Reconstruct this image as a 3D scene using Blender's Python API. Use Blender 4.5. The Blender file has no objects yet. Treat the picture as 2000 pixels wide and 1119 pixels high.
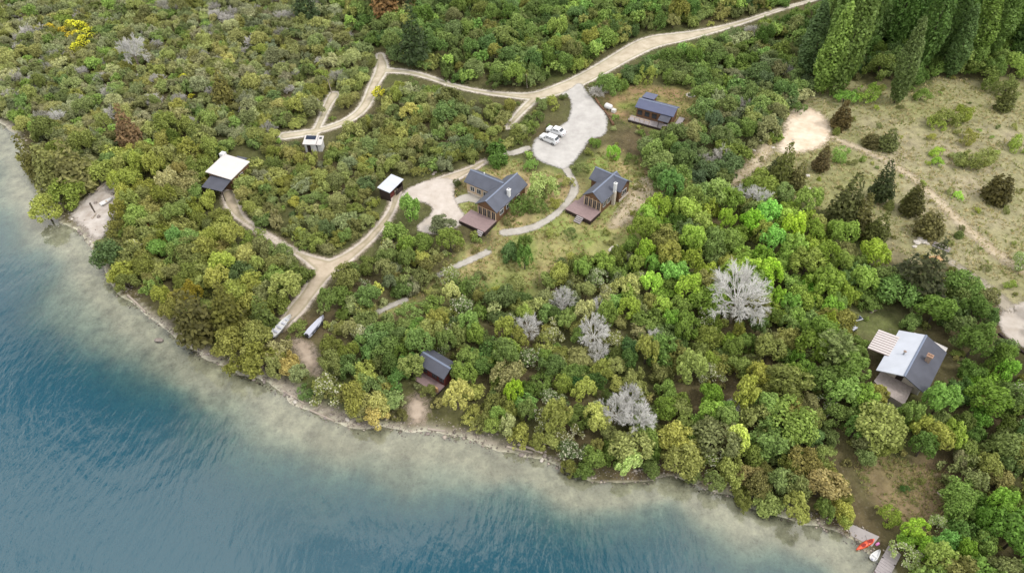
import bpy, math, random
import numpy as np

# ------------------------------------------------------------------ camera, sky, sun
scene = bpy.context.scene
COL = scene.collection
CAM_H = 92.0
PITCH = math.radians(45.0)
FPX = 1400.0                      # focal length in pixels of a 2000 px wide frame
cam_d = bpy.data.cameras.new('camera')
cam_d.sensor_width = 36.0
cam_d.lens = 36.0 * FPX / 2000.0
cam_d.clip_end = 20000.0
cam_d.clip_start = 1.0
cam = bpy.data.objects.new('camera', cam_d)
cam.location = (0, 0, CAM_H)
cam.rotation_euler = (math.pi / 2 - PITCH, 0, 0)
COL.objects.link(cam)
scene.camera = cam

SUN_EL, SUN_AZ = math.radians(54), math.radians(115)   # azimuth: angle from +Y towards +X
world = bpy.data.worlds.new('World')
scene.world = world
world.use_nodes = True
wn, wl = world.node_tree.nodes, world.node_tree.links
wn.clear()
w_out = wn.new('ShaderNodeOutputWorld')
w_bg = wn.new('ShaderNodeBackground')
w_bg.inputs['Strength'].default_value = 0.14
sky = wn.new('ShaderNodeTexSky')
sky.sky_type = 'NISHITA'
sky.sun_disc = False
sky.sun_elevation = SUN_EL
sky.sun_rotation = SUN_AZ
sky.altitude = 800
sky.dust_density = 2.0
tc = wn.new('ShaderNodeTexCoord')
mp = wn.new('ShaderNodeMapping')
mp.inputs['Location'].default_value = (5.5, 0.9, 6.1)
mp.inputs['Rotation'].default_value = (math.radians(0.0), 0.0, 0.0)
nz = wn.new('ShaderNodeTexNoise')
nz.inputs['Scale'].default_value = 3.0
nz.inputs['Detail'].default_value = 6.0
nz.inputs['Roughness'].default_value = 0.55
rmp = wn.new('ShaderNodeValToRGB')
rmp.color_ramp.elements[0].position = 0.40
rmp.color_ramp.elements[1].position = 0.54
rmp.color_ramp.elements[0].color = (0.04, 0.04, 0.04, 1)
mix = wn.new('ShaderNodeMix')
mix.data_type = 'RGBA'
mix.inputs['B'].default_value = (10.6, 10.2, 9.7, 1)
wl.new(tc.outputs['Generated'], mp.inputs['Vector'])
wl.new(mp.outputs['Vector'], nz.inputs['Vector'])
wl.new(nz.outputs['Fac'], rmp.inputs['Fac'])
wl.new(rmp.outputs['Color'], mix.inputs['Factor'])
wl.new(sky.outputs['Color'], mix.inputs['A'])
wl.new(mix.outputs['Result'], w_bg.inputs['Color'])
wl.new(w_bg.outputs['Background'], w_out.inputs['Surface'])

sun_d = bpy.data.lights.new('sun', 'SUN')
sun_d.energy = 1.3
sun_d.angle = math.radians(11)
sun_d.color = (1.0, 0.96, 0.90)
sun = bpy.data.objects.new('sun', sun_d)
sun.rotation_euler = (math.pi / 2 - SUN_EL, 0, -SUN_AZ + math.pi)
sun.location = (0, 0, 150)
COL.objects.link(sun)

scene.view_settings.view_transform = 'Standard'
scene.view_settings.look = 'None'
scene.view_settings.gamma = 1.0
scene.view_settings.exposure = 0.65
scene.render.resolution_x, scene.render.resolution_y = 1024, 572

R = random.Random(7)
NR = np.random.RandomState(11)

# ------------------------------------------------------------------ geometry of the view -> ground
CP, SP = math.cos(PITCH), math.sin(PITCH)


def at(px, py, z=0.0):
    """world point at height z that lies on the sight line of photo pixel px, py"""
    u, v = (px - 1000.0) / FPX, (py - 559.5) / FPX
    rz = -SP - v * CP
    t = (z - CAM_H) / rz
    return (u * t, (CP - v * SP) * t, z)


def proj(x, y, z):
    dz = z - CAM_H
    f = y * CP - dz * SP
    if f < 1:
        return (-9999, -9999)
    up = y * SP + dz * CP
    return (1000 + FPX * x / f, 559.5 - FPX * up / f)


def srgb(r, g, b):
    f = lambda c: (c / 255 / 12.92) if c / 255 <= 0.04045 else ((c / 255 + 0.055) / 1.055) ** 2.4
    return (f(r), f(g), f(b))


def vnoise(x, y, s, seed):
    """smooth value noise 0..1 on numpy arrays"""
    rs = np.random.RandomState(seed)
    T = rs.rand(257, 257)
    X, Y = np.asarray(x, float) / s + 1000.0, np.asarray(y, float) / s + 1000.0
    ix, iy = np.floor(X).astype(int), np.floor(Y).astype(int)
    fx, fy = X - ix, Y - iy
    fx, fy = fx * fx * (3 - 2 * fx), fy * fy * (3 - 2 * fy)
    a, b, c, d = T[ix % 256, iy % 256], T[(ix + 1) % 256, iy % 256], T[ix % 256, (iy + 1) % 256], T[(ix + 1) % 256, (iy + 1) % 256]
    return (a * (1 - fx) + b * fx) * (1 - fy) + (c * (1 - fx) + d * fx) * fy


def seg_dist(X, Y, pts, widths=None):
    """distance of grid points to a polyline (minus the half width along it when given)"""
    best = np.full(X.shape, 1e9)
    for i in range(len(pts) - 1):
        ax, ay = pts[i][:2]
        bx, by = pts[i + 1][:2]
        dx, dy = bx - ax, by - ay
        t = np.clip(((X - ax) * dx + (Y - ay) * dy) / max(dx * dx + dy * dy, 1e-9), 0, 1)
        d = np.hypot(X - ax - t * dx, Y - ay - t * dy)
        if widths is not None:
            d = d - (widths[i] + (widths[i + 1] - widths[i]) * t)
        best = np.minimum(best, d)
    return best


def inside(X, Y, poly):
    r = np.zeros(np.shape(X), bool)
    n = len(poly)
    for i in range(n):
        x0, y0 = poly[i][:2]
        x1, y1 = poly[(i + 1) % n][:2]
        if y0 == y1:
            continue
        c = ((y0 > Y) != (y1 > Y)) & (X < (x1 - x0) * (Y - y0) / (y1 - y0) + x0)
        r ^= c
    return r


SHORE_PX = [(0, 246), (28, 262), (55, 300), (75, 350), (105, 398), (128, 428), (160, 455), (188, 492), (208, 538), (248, 575),
            (280, 612), (312, 637), (345, 655), (380, 683), (420, 702), (452, 716), (485, 735), (540, 760), (580, 786), (640, 812),
            (690, 832), (740, 830), (800, 842), (860, 844), (905, 852), (955, 866), (1005, 876), (1060, 893), (1110, 922), (1165, 938),
            (1240, 932), (1275, 926), (1320, 918), (1375, 945), (1425, 962), (1480, 995), (1540, 1008), (1600, 1018), (1640, 1030),
            (1668, 1048), (1695, 1085), (1728, 1112), (1770, 1150)]
shore = [at(*p)[:2] for p in SHORE_PX]
shore = [(-1500, 900), (-300, 290), (-190, 212)] + shore + [(70, 22), (120, -30), (900, -500)]
lake_poly = shore + [(900, -3000), (-3000, -3000), (-3000, 900)]

# terrain grid: fine where the photograph looks, stretched beyond
def axis(lo, hi, step, far_lo, far_hi):
    a = list(np.arange(lo, hi + 1e-6, step))
    s, v = step, lo
    left = []
    while v > far_lo:
        s *= 1.35
        v -= s
        left.append(v)
    s, v = step, hi
    right = []
    while v < far_hi:
        s *= 1.35
        v += s
        right.append(v)
    return np.array(left[::-1] + a + right)


GX = axis(-185, 185, 1.0, -2500, 2500)
GY = axis(22, 262, 1.0, -1500, 3000)
MX, MY = np.meshgrid(GX, GY)
sd = seg_dist(MX, MY, shore)
lake_in = inside(MX, MY, lake_poly)
sd = np.where(lake_in, -sd, sd)
near = np.exp(-np.maximum(np.hypot(MX, MY - 120) - 220, 0) / 120)
sdw = sd + ((vnoise(MX, MY, 7.0, 3) - .5) * 1.6 + (vnoise(MX, MY, 2.2, 4) - .5) * .9) * near
landz = 0.05 + 0.75 * (1 - np.exp(-np.maximum(sdw, 0) / 3.2)) + 0.034 * np.minimum(np.maximum(sdw, 0), 400) \
    + (vnoise(MX, MY, 22.0, 5) - .5) * 1.5 * np.clip(sdw / 12, 0, 1)
dw = np.maximum(-sdw, 0)
shelf = 8.5 - 4.0 * np.clip((MX + 10) / 30, 0, 1) + (vnoise(MX, MY, 14, 6) - .5) * 6
bedz = -0.115 * np.minimum(dw, shelf) - 0.36 * np.minimum(np.maximum(dw - shelf, 0), 18) - 0.1 * np.minimum(np.maximum(dw - shelf - 18, 0), 60) - 0.02
GZ = np.where(sdw > 0, landz, bedz + 0.12 * np.exp(-dw / .8))


def gz(x, y):
    i = min(max(int(np.searchsorted(GX, x)) - 1, 0), len(GX) - 2)
    j = min(max(int(np.searchsorted(GY, y)) - 1, 0), len(GY) - 2)
    fx, fy = (x - GX[i]) / (GX[i + 1] - GX[i]), (y - GY[j]) / (GY[j + 1] - GY[j])
    return float((GZ[j, i] * (1 - fx) + GZ[j, i + 1] * fx) * (1 - fy) + (GZ[j + 1, i] * (1 - fx) + GZ[j + 1, i + 1] * fx) * fy)


def grid_sample(A, X, Y):
    i = np.clip(np.searchsorted(GX, X) - 1, 0, len(GX) - 2)
    j = np.clip(np.searchsorted(GY, Y) - 1, 0, len(GY) - 2)
    fx, fy = (X - GX[i]) / (GX[i + 1] - GX[i]), (Y - GY[j]) / (GY[j + 1] - GY[j])
    return (A[j, i] * (1 - fx) + A[j, i + 1] * fx) * (1 - fy) + (A[j + 1, i] * (1 - fx) + A[j + 1, i + 1] * fx) * fy


def gp(px, py, h=0.0):
    """ground point (plus h) seen at the pixel"""
    z = 3.0
    for _ in range(7):
        x, y, _z = at(px, py, z + h)
        z = max(gz(x, y), 0.0)
    return (x, y, z)


def px_scale(x, y, z):
    return FPX / (y * CP - (z - CAM_H) * SP)


# ------------------------------------------------------------------ materials
def new_mat(name):
    m = bpy.data.materials.new(name)
    m.use_nodes = True
    n, l = m.node_tree.nodes, m.node_tree.links
    b = n['Principled BSDF']
    return m, n, l, b


def mat(name, c, rough=.7, var=.12, scale=2.0, bump=0.0, bscale=20.0, metal=0.0, spec=.3, wave=None):
    c = tuple(x * .72 for x in c)
    m, n, l, b = new_mat(name)
    b.inputs['Roughness'].default_value = rough
    b.inputs['Metallic'].default_value = metal
    b.inputs['Specular IOR Level'].default_value = spec
    t = n.new('ShaderNodeTexCoord')
    z = n.new('ShaderNodeTexNoise')
    z.inputs['Scale'].default_value = scale
    z.inputs['Detail'].default_value = 5
    l.new(t.outputs['Object'], z.inputs['Vector'])
    r = n.new('ShaderNodeMix')
    r.data_type = 'RGBA'
    r.inputs['A'].default_value = (*[max(x * (1 - var * 1.6), 0) for x in c], 1)
    r.inputs['B'].default_value = (*[min(x * (1 + var * 1.6), 1) for x in c], 1)
    l.new(z.outputs['Fac'], r.inputs['Factor'])
    out = r.outputs['Result']
    if wave:
        axis_, wscale, dark = wave
        w = n.new('ShaderNodeTexWave')
        w.bands_direction = axis_
        w.inputs['Scale'].default_value = wscale
        w.inputs['Distortion'].default_value = 0.3
        l.new(t.outputs['Object'], w.inputs['Vector'])
        cr = n.new('ShaderNodeValToRGB')
        cr.color_ramp.elements[0].color = (dark, dark, dark, 1)
        cr.color_ramp.elements[1].position = .35
        l.new(w.outputs['Fac'], cr.inputs['Fac'])
        mm = n.new('ShaderNodeMix')
        mm.data_type = 'RGBA'
        mm.blend_type = 'MULTIPLY'
        mm.inputs['Factor'].default_value = 1
        l.new(out, mm.inputs['A'])
        l.new(cr.outputs['Color'], mm.inputs['B'])
        out = mm.outputs['Result']
        bump = bump or .3
    l.new(out, b.inputs['Base Color'])
    if bump:
        bz = n.new('ShaderNodeTexNoise')
        bz.inputs['Scale'].default_value = bscale
        bz.inputs['Detail'].default_value = 4
        l.new(t.outputs['Object'], bz.inputs['Vector'])
        bp = n.new('ShaderNodeBump')
        bp.inputs['Strength'].default_value = bump
        bp.inputs['Distance'].default_value = .05
        l.new(bz.outputs['Fac'], bp.inputs['Height'])
        l.new(bp.outputs['Normal'], b.inputs['Normal'])
    return m


M = {}
M['slate_roof'] = mat('slate_roof', srgb(92, 96, 108), .55, .22, .7, .15, 30, wave=('X', 1.1, .88))
M['blue_roof'] = mat('blue_roof', srgb(96, 102, 128), .5, .10, 1.2, .15, 30, wave=('X', 1.1, .88))
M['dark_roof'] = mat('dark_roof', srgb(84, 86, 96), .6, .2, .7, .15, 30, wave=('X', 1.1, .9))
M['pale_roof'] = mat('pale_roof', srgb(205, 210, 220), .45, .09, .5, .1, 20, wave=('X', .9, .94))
M['white_roof'] = mat('white_roof', srgb(216, 211, 206), .5, .08, .6, .1, 20, wave=('X', .9, .95))
M['ridge'] = mat('ridge_metal', srgb(125, 135, 155), .45, .06)
M['timber'] = mat('timber_wall', srgb(122, 92, 68), .75, .22, 3, .3, 25, wave=('Z', 2.2, .7))
M['dark_timber'] = mat('dark_timber', srgb(62, 50, 46), .8, .2, 3, .3, 25)
M['red_timber'] = mat('red_timber', srgb(108, 54, 48), .8, .2, 3, .3, 25, wave=('Z', 2.2, .7))
M['pale_timber'] = mat('pale_timber', srgb(205, 180, 150), .75, .12, 3, .2, 25)
M['cream'] = mat('cream_wall', srgb(215, 205, 190), .8, .08, 2)
M['stone'] = mat('stone_wall', srgb(150, 138, 122), .9, .3, 3.5, .6, 8)
M['deck'] = mat('deck_boards', srgb(156, 134, 132), .75, .14, 2, .2, 20, wave=('Y', 3.2, .72))
M['grey_deck'] = mat('grey_deck_boards', srgb(176, 168, 168), .75, .12, 2, .2, 20, wave=('X', 3.0, .75))
M['glass'] = mat('window_glass', (.03, .04, .05), .08, .1, 1, spec=.6)
M['white'] = mat('white_paint', (.80, .80, .79), .45, .04, 2)
M['car_white'] = mat('car_paint', (.82, .83, .84), .22, .02, 2, spec=.6)
M['rubber'] = mat('rubber', (.02, .02, .02), .8, .1)
M['black'] = mat('dark_plastic', (.035, .035, .04), .6, .1)
M['metal'] = mat('bare_metal', (.45, .46, .48), .4, .1, metal=.8)
M['brick'] = mat('brick', srgb(156, 136, 122), .85, .25, 6, .4, 12)
M['terracotta'] = mat('terracotta', srgb(170, 138, 116), .8, .1)
M['terrace'] = mat('terrace_stone', srgb(182, 170, 164), .85, .2, 3, .5, 6)
M['concrete'] = mat('concrete', srgb(172, 165, 162), .85, .12, 1.5, .3, 9)
M['rock'] = mat('rock', srgb(150, 140, 132), .9, .28, 2.5, .7, 5)
M['pale_rock'] = mat('pale_rock', srgb(214, 206, 194), .9, .14, 2.5, .6, 5)
M['driftwood'] = mat('driftwood', srgb(176, 164, 150), .9, .2, 3, .4, 10)
M['bark'] = mat('bark', (.10, .08, .06), .9, .3, 4, .6, 9)
M['pale_bark'] = mat('pale_bark', srgb(150, 138, 122), .9, .2, 4, .6, 9)
M['orange'] = mat('orange_plastic', srgb(232, 92, 52), .4, .08, 2, spec=.5)
M['red_dark'] = mat('dark_red_plastic', srgb(150, 40, 32), .45, .08, 2)
M['pink'] = mat('pink_cloth', srgb(226, 140, 200), .8, .1)
M['boat_grey'] = mat('boat_grey', srgb(200, 202, 214), .4, .06, 2)
M['tarp'] = mat('white_tarp', srgb(226, 224, 216), .6, .06, 2)
M['tan'] = mat('tan_planks', srgb(200, 160, 116), .8, .15, 3)
M['clear_sheet'] = mat('pergola_sheet', srgb(216, 208, 204), .4, .05, 2)
M['grey_slat'] = mat('pergola_rail', srgb(128, 112, 108), .6, .12, 2)
M['blue_dark'] = mat('dark_blue_cloth', srgb(40, 50, 70), .8, .12)


def foliage_mat(name, second=None, thresh=.6, trans=.42, spread=.45):
    """leaf colour = the object's own colour, varied leaf by leaf"""
    m, n, l, b = new_mat(name)
    oi = n.new('ShaderNodeObjectInfo')
    ge = n.new('ShaderNodeNewGeometry')
    mr = n.new('ShaderNodeMapRange')
    mr.inputs['To Min'].default_value = 1 - spread
    mr.inputs['To Max'].default_value = 1 + spread
    l.new(ge.outputs['Random Per Island'], mr.inputs['Value'])
    mu = n.new('ShaderNodeMix')
    mu.data_type = 'RGBA'
    mu.blend_type = 'MULTIPLY'
    mu.inputs['Factor'].default_value = 1
    l.new(oi.outputs['Color'], mu.inputs['A'])
    l.new(mr.outputs['Result'], mu.inputs['B'])
    col = mu.outputs['Result']
    if second:
        gt = n.new('ShaderNodeMath')
        gt.operation = 'GREATER_THAN'
        gt.inputs[1].default_value = thresh
        l.new(ge.outputs['Random Per Island'], gt.inputs[0])
        m2 = n.new('ShaderNodeMix')
        m2.data_type = 'RGBA'
        m2.inputs['B'].default_value = (*second, 1)
        l.new(gt.outputs[0], m2.inputs['Factor'])
        l.new(col, m2.inputs['A'])
        col = m2.outputs['Result']
    l.new(col, b.inputs['Base Color'])
    b.inputs['Roughness'].default_value = .6
    b.inputs['Specular IOR Level'].default_value = .25
    tr = n.new('ShaderNodeBsdfTranslucent')
    l.new(col, tr.inputs['Color'])
    ms = n.new('ShaderNodeMixShader')
    ms.inputs['Fac'].default_value = trans
    l.new(b.outputs['BSDF'], ms.inputs[1])
    l.new(tr.outputs['BSDF'], ms.inputs[2])
    l.new(ms.outputs['Shader'], n['Material Output'].inputs['Surface'])
    return m


M['leaf'] = foliage_mat('leaves')
M['leaf_blossom'] = foliage_mat('leaves_with_blossom', srgb(214, 212, 186), .72)
M['leaf_gorse'] = foliage_mat('gorse_flowers', srgb(104, 108, 48), .62)
M['twig'] = foliage_mat('grey_twigs', None, .5, .0, .25)


def attr_mat(name, attr, rough=.9, trans=0.0, spread=.3):
    m, n, l, b = new_mat(name)
    a = n.new('ShaderNodeAttribute')
    a.attribute_name = attr
    b.inputs['Roughness'].default_value = rough
    b.inputs['Specular IOR Level'].default_value = .2
    l.new(a.outputs['Color'], b.inputs['Base Color'])
    if trans:
        tr = n.new('ShaderNodeBsdfTranslucent')
        l.new(a.outputs['Color'], tr.inputs['Color'])
        ms = n.new('ShaderNodeMixShader')
        ms.inputs['Fac'].default_value = trans
        l.new(b.outputs['BSDF'], ms.inputs[1])
        l.new(tr.outputs['BSDF'], ms.inputs[2])
        l.new(ms.outputs['Shader'], n['Material Output'].inputs['Surface'])
    return m


M['undergrowth'] = attr_mat('undergrowth_leaves', 'col', .7, .25)
M['grass'] = attr_mat('grass_blades', 'col', .8, .25)


def ground_mat():
    m, n, l, b = new_mat('ground_cover')
    a = n.new('ShaderNodeAttribute')
    a.attribute_name = 'col'
    t = n.new('ShaderNodeTexCoord')
    z1 = n.new('ShaderNodeTexNoise')
    z1.inputs['Scale'].default_value = .55
    z1.inputs['Detail'].default_value = 9
    z1.inputs['Roughness'].default_value = .68
    z2 = n.new('ShaderNodeTexNoise')
    z2.inputs['Scale'].default_value = 2.6
    z2.inputs['Detail'].default_value = 5
    for z in (z1, z2):
        l.new(t.outputs['Object'], z.inputs['Vector'])
    r1 = n.new('ShaderNodeMapRange')
    r1.inputs['From Min'].default_value, r1.inputs['From Max'].default_value = .3, .7
    r1.inputs['To Min'].default_value, r1.inputs['To Max'].default_value = .62, 1.38
    l.new(z1.outputs['Fac'], r1.inputs['Value'])
    mu = n.new('ShaderNodeMix')
    mu.data_type = 'RGBA'
    mu.blend_type = 'MULTIPLY'
    mu.inputs['Factor'].default_value = 1
    l.new(a.outputs['Color'], mu.inputs['A'])
    l.new(r1.outputs['Result'], mu.inputs['B'])
    r2 = n.new('ShaderNodeMapRange')
    r2.inputs['From Min'].default_value, r2.inputs['From Max'].default_value = .56, .72
    l.new(z2.outputs['Fac'], r2.inputs['Value'])
    gsc = n.new('ShaderNodeMath')
    gsc.operation = 'MULTIPLY'
    gsc.inputs[1].default_value = .35
    l.new(r2.outputs['Result'], gsc.inputs[0])
    m2 = n.new('ShaderNodeMix')
    m2.data_type = 'RGBA'
    m2.inputs['B'].default_value = (.19, .165, .125, 1)
    l.new(gsc.outputs[0], m2.inputs['Factor'])
    l.new(mu.outputs['Result'], m2.inputs['A'])
    l.new(m2.outputs['Result'], b.inputs['Base Color'])
    b.inputs['Roughness'].default_value = .95
    b.inputs['Specular IOR Level'].default_value = .15
    bp = n.new('ShaderNodeBump')
    bp.inputs['Strength'].default_value = .7
    bp.inputs['Distance'].default_value = .25
    l.new(z2.outputs['Fac'], bp.inputs['Height'])
    l.new(bp.outputs['Normal'], b.inputs['Normal'])
    return m


def track_mat(name, c1, c2, soft=.35, wob=.9, k=.68, ruts=0.0):
    """gravel or earth sheet whose ragged border follows the stored distance to its edge"""
    m, n, l, b = new_mat(name)
    t = n.new('ShaderNodeTexCoord')
    z = n.new('ShaderNodeTexNoise')
    z.inputs['Scale'].default_value = .45
    z.inputs['Detail'].default_value = 8
    z.inputs['Roughness'].default_value = .65
    l.new(t.outputs['Object'], z.inputs['Vector'])
    rr = n.new('ShaderNodeMapRange')
    rr.inputs['From Min'].default_value, rr.inputs['From Max'].default_value = .32, .68
    l.new(z.outputs['Fac'], rr.inputs['Value'])
    r = n.new('ShaderNodeMix')
    r.data_type = 'RGBA'
    r.inputs['A'].default_value = (*[v * k for v in c1], 1)
    r.inputs['B'].default_value = (*[v * k for v in c2], 1)
    l.new(rr.outputs['Result'], r.inputs['Factor'])
    e = n.new('ShaderNodeAttribute')
    e.attribute_name = 'edge'
    if ruts:
        cr = n.new('ShaderNodeValToRGB')
        els = cr.color_ramp.elements
        els[0].position, els[0].color = 0.0, (.62, .60, .50, 1)
        els[1].position, els[1].color = 1.0, (.86, .82, .72, 1)
        for pos, v in ((.22, (1, 1, 1, 1)), (.46, (1.0, 1.0, 1.0, 1)), (.66, (.60, .60, .46, 1))):
            q = els.new(pos)
            q.color = v
        dv = n.new('ShaderNodeMath')
        dv.operation = 'MULTIPLY_ADD'
        dv.inputs[1].default_value = .35
        l.new(z.outputs['Fac'], dv.inputs[0])
        sb = n.new('ShaderNodeMath')
        sb.operation = 'MULTIPLY_ADD'
        sb.inputs[1].default_value = .75
        sb.inputs[2].default_value = -.17
        l.new(e.outputs['Fac'], sb.inputs[0])
        l.new(sb.outputs[0], dv.inputs[2])
        l.new(dv.outputs[0], cr.inputs['Fac'])
        mm = n.new('ShaderNodeMix')
        mm.data_type = 'RGBA'
        mm.blend_type = 'MULTIPLY'
        mm.inputs['Factor'].default_value = ruts
        l.new(r.outputs['Result'], mm.inputs['A'])
        l.new(cr.outputs['Color'], mm.inputs['B'])
        l.new(mm.outputs['Result'], b.inputs['Base Color'])
    else:
        l.new(r.outputs['Result'], b.inputs['Base Color'])
    b.inputs['Roughness'].default_value = .95
    b.inputs['Specular IOR Level'].default_value = .15
    z3 = n.new('ShaderNodeTexNoise')
    z3.inputs['Scale'].default_value = 1.5
    z3.inputs['Detail'].default_value = 5
    l.new(t.outputs['Object'], z3.inputs['Vector'])
    ad = n.new('ShaderNodeMath')
    ad.operation = 'MULTIPLY_ADD'
    ad.inputs[1].default_value = wob
    l.new(z3.outputs['Fac'], ad.inputs[0])
    l.new(e.outputs['Fac'], ad.inputs[2])
    mr = n.new('ShaderNodeMapRange')
    mr.inputs['From Min'].default_value = wob * .5 - soft
    mr.inputs['From Max'].default_value = wob * .5 + soft
    l.new(ad.outputs[0], mr.inputs['Value'])
    tr = n.new('ShaderNodeBsdfTransparent')
    ms = n.new('ShaderNodeMixShader')
    l.new(mr.outputs['Result'], ms.inputs['Fac'])
    l.new(tr.outputs['BSDF'], ms.inputs[1])
    l.new(b.outputs['BSDF'], ms.inputs[2])
    l.new(ms.outputs['Shader'], n['Material Output'].inputs['Surface'])
    z4 = n.new('ShaderNodeTexNoise')
    z4.inputs['Scale'].default_value = 5
    z4.inputs['Detail'].default_value = 4
    l.new(t.outputs['Object'], z4.inputs['Vector'])
    bp = n.new('ShaderNodeBump')
    bp.inputs['Strength'].default_value = .4
    bp.inputs['Distance'].default_value = .06
    l.new(z4.outputs['Fac'], bp.inputs['Height'])
    l.new(bp.outputs['Normal'], b.inputs['Normal'])
    return m


def water_mat():
    m, n, l, b = new_mat('lake_water')
    n.remove(b)
    t = n.new('ShaderNodeTexCoord')
    mk = n.new('ShaderNodeAttribute')
    mk.attribute_name = 'murk'
    # ripples: two directions of wind waves and a broad swell
    mp1 = n.new('ShaderNodeMapping')
    mp1.inputs['Rotation'].default_value = (0, 0, math.radians(-52))
    mp1.inputs['Scale'].default_value = (1.0, .38, 1)
    l.new(t.outputs['Object'], mp1.inputs['Vector'])
    w1 = n.new('ShaderNodeTexNoise')
    w1.inputs['Scale'].default_value = 1.1
    w1.inputs['Detail'].default_value = 3
    l.new(mp1.outputs['Vector'], w1.inputs['Vector'])
    w2 = n.new('ShaderNodeTexNoise')
    w2.inputs['Scale'].default_value = .12
    w2.inputs['Detail'].default_value = 2
    l.new(t.outputs['Object'], w2.inputs['Vector'])
    gust = n.new('ShaderNodeTexNoise')          # wind patches
    gust.inputs['Scale'].default_value = .035
    gust.inputs['Detail'].default_value = 2
    l.new(t.outputs['Object'], gust.inputs['Vector'])
    gr = n.new('ShaderNodeMapRange')
    gr.inputs['From Min'].default_value, gr.inputs['From Max'].default_value = .35, .65
    gr.inputs['To Min'].default_value, gr.inputs['To Max'].default_value = .35, 1.2
    l.new(gust.outputs['Fac'], gr.inputs['Value'])
    mm = n.new('ShaderNodeMath')
    mm.operation = 'MULTIPLY'
    l.new(w1.outputs['Fac'], mm.inputs[0])
    l.new(gr.outputs['Result'], mm.inputs[1])
    ad = n.new('ShaderNodeMath')
    ad.operation = 'MULTIPLY_ADD'
    ad.inputs[1].default_value = 1.5
    l.new(w2.outputs['Fac'], ad.inputs[0])
    l.new(mm.outputs[0], ad.inputs[2])
    bp = n.new('ShaderNodeBump')
    st = n.new('ShaderNodeMapRange')
    st.inputs['To Min'].default_value, st.inputs['To Max'].default_value = .12, 1.0
    l.new(mk.outputs['Fac'], st.inputs['Value'])
    l.new(st.outputs['Result'], bp.inputs['Strength'])
    bp.inputs['Distance'].default_value = .10
    l.new(ad.outputs[0], bp.inputs['Height'])
    tr = n.new('ShaderNodeBsdfTransparent')
    tc_ = n.new('ShaderNodeMix')
    tc_.data_type = 'RGBA'
    tc_.inputs['A'].default_value = (.93, .95, .93, 1)
    tc_.inputs['B'].default_value = (.22, .74, .70, 1)
    l.new(mk.outputs['Fac'], tc_.inputs['Factor'])
    l.new(tc_.outputs['Result'], tr.inputs['Color'])
    df = n.new('ShaderNodeBsdfDiffuse')
    df.inputs['Color'].default_value = (.008, .060, .088, 1)
    body = n.new('ShaderNodeMixShader')
    l.new(mk.outputs['Fac'], body.inputs['Fac'])
    l.new(tr.outputs['BSDF'], body.inputs[1])
    l.new(df.outputs['BSDF'], body.inputs[2])
    gl = n.new('ShaderNodeBsdfGlossy')
    gl.inputs['Roughness'].default_value = .06
    l.new(bp.outputs['Normal'], gl.inputs['Normal'])
    fr = n.new('ShaderNodeFresnel')
    fr.inputs['IOR'].default_value = 1.72
    l.new(bp.outputs['Normal'], fr.inputs['Normal'])
    ms = n.new('ShaderNodeMixShader')
    l.new(fr.outputs['Fac'], ms.inputs['Fac'])
    l.new(body.outputs['Shader'], ms.inputs[1])
    l.new(gl.outputs['BSDF'], ms.inputs[2])
    l.new(ms.outputs['Shader'], n['Material Output'].inputs['Surface'])
    return m


# ------------------------------------------------------------------ object helpers
def tag(o, label=None, cat=None, group=None, kind=None):
    if label:
        o['label'] = label
    if cat:
        o['category'] = cat
    if group:
        o['group'] = group
    if kind:
        o['kind'] = kind
    return o


def link(o, parent=None):
    COL.objects.link(o)
    if parent:
        o.parent = parent
    return o


def empty(name, loc, rz=0.0):
    o = bpy.data.objects.new(name, None)
    o.location = loc
    o.rotation_euler = (0, 0, rz)
    o.empty_display_size = .3
    return link(o)


def np_mesh(name, V, Fq, attrs=None, smooth=False):
    """mesh from an (n,3) array and an (m,3|4) index array"""
    me = bpy.data.meshes.new(name)
    k = Fq.shape[1]
    me.vertices.add(len(V))
    me.vertices.foreach_set('co', np.ascontiguousarray(V, dtype=np.float32).ravel())
    me.loops.add(Fq.size)
    me.loops.foreach_set('vertex_index', np.ascontiguousarray(Fq, dtype=np.int32).ravel())
    me.polygons.add(len(Fq))
    me.polygons.foreach_set('loop_start', np.arange(0, Fq.size, k, dtype=np.int32))
    me.polygons.foreach_set('loop_total', np.full(len(Fq), k, dtype=np.int32))
    if smooth:
        me.polygons.foreach_set('use_smooth', np.ones(len(Fq), bool))
    for an, A in (attrs or {}).items():
        if A.ndim == 1:
            at_ = me.attributes.new(an, 'FLOAT', 'POINT')
            at_.data.foreach_set('value', np.ascontiguousarray(A, dtype=np.float32))
        else:
            at_ = me.attributes.new(an, 'FLOAT_COLOR', 'POINT')
            at_.data.foreach_set('color', np.ascontiguousarray(np.c_[A, np.ones(len(A))], dtype=np.float32).ravel())
    me.update(calc_edges=True)
    me.validate()
    return me


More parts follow.
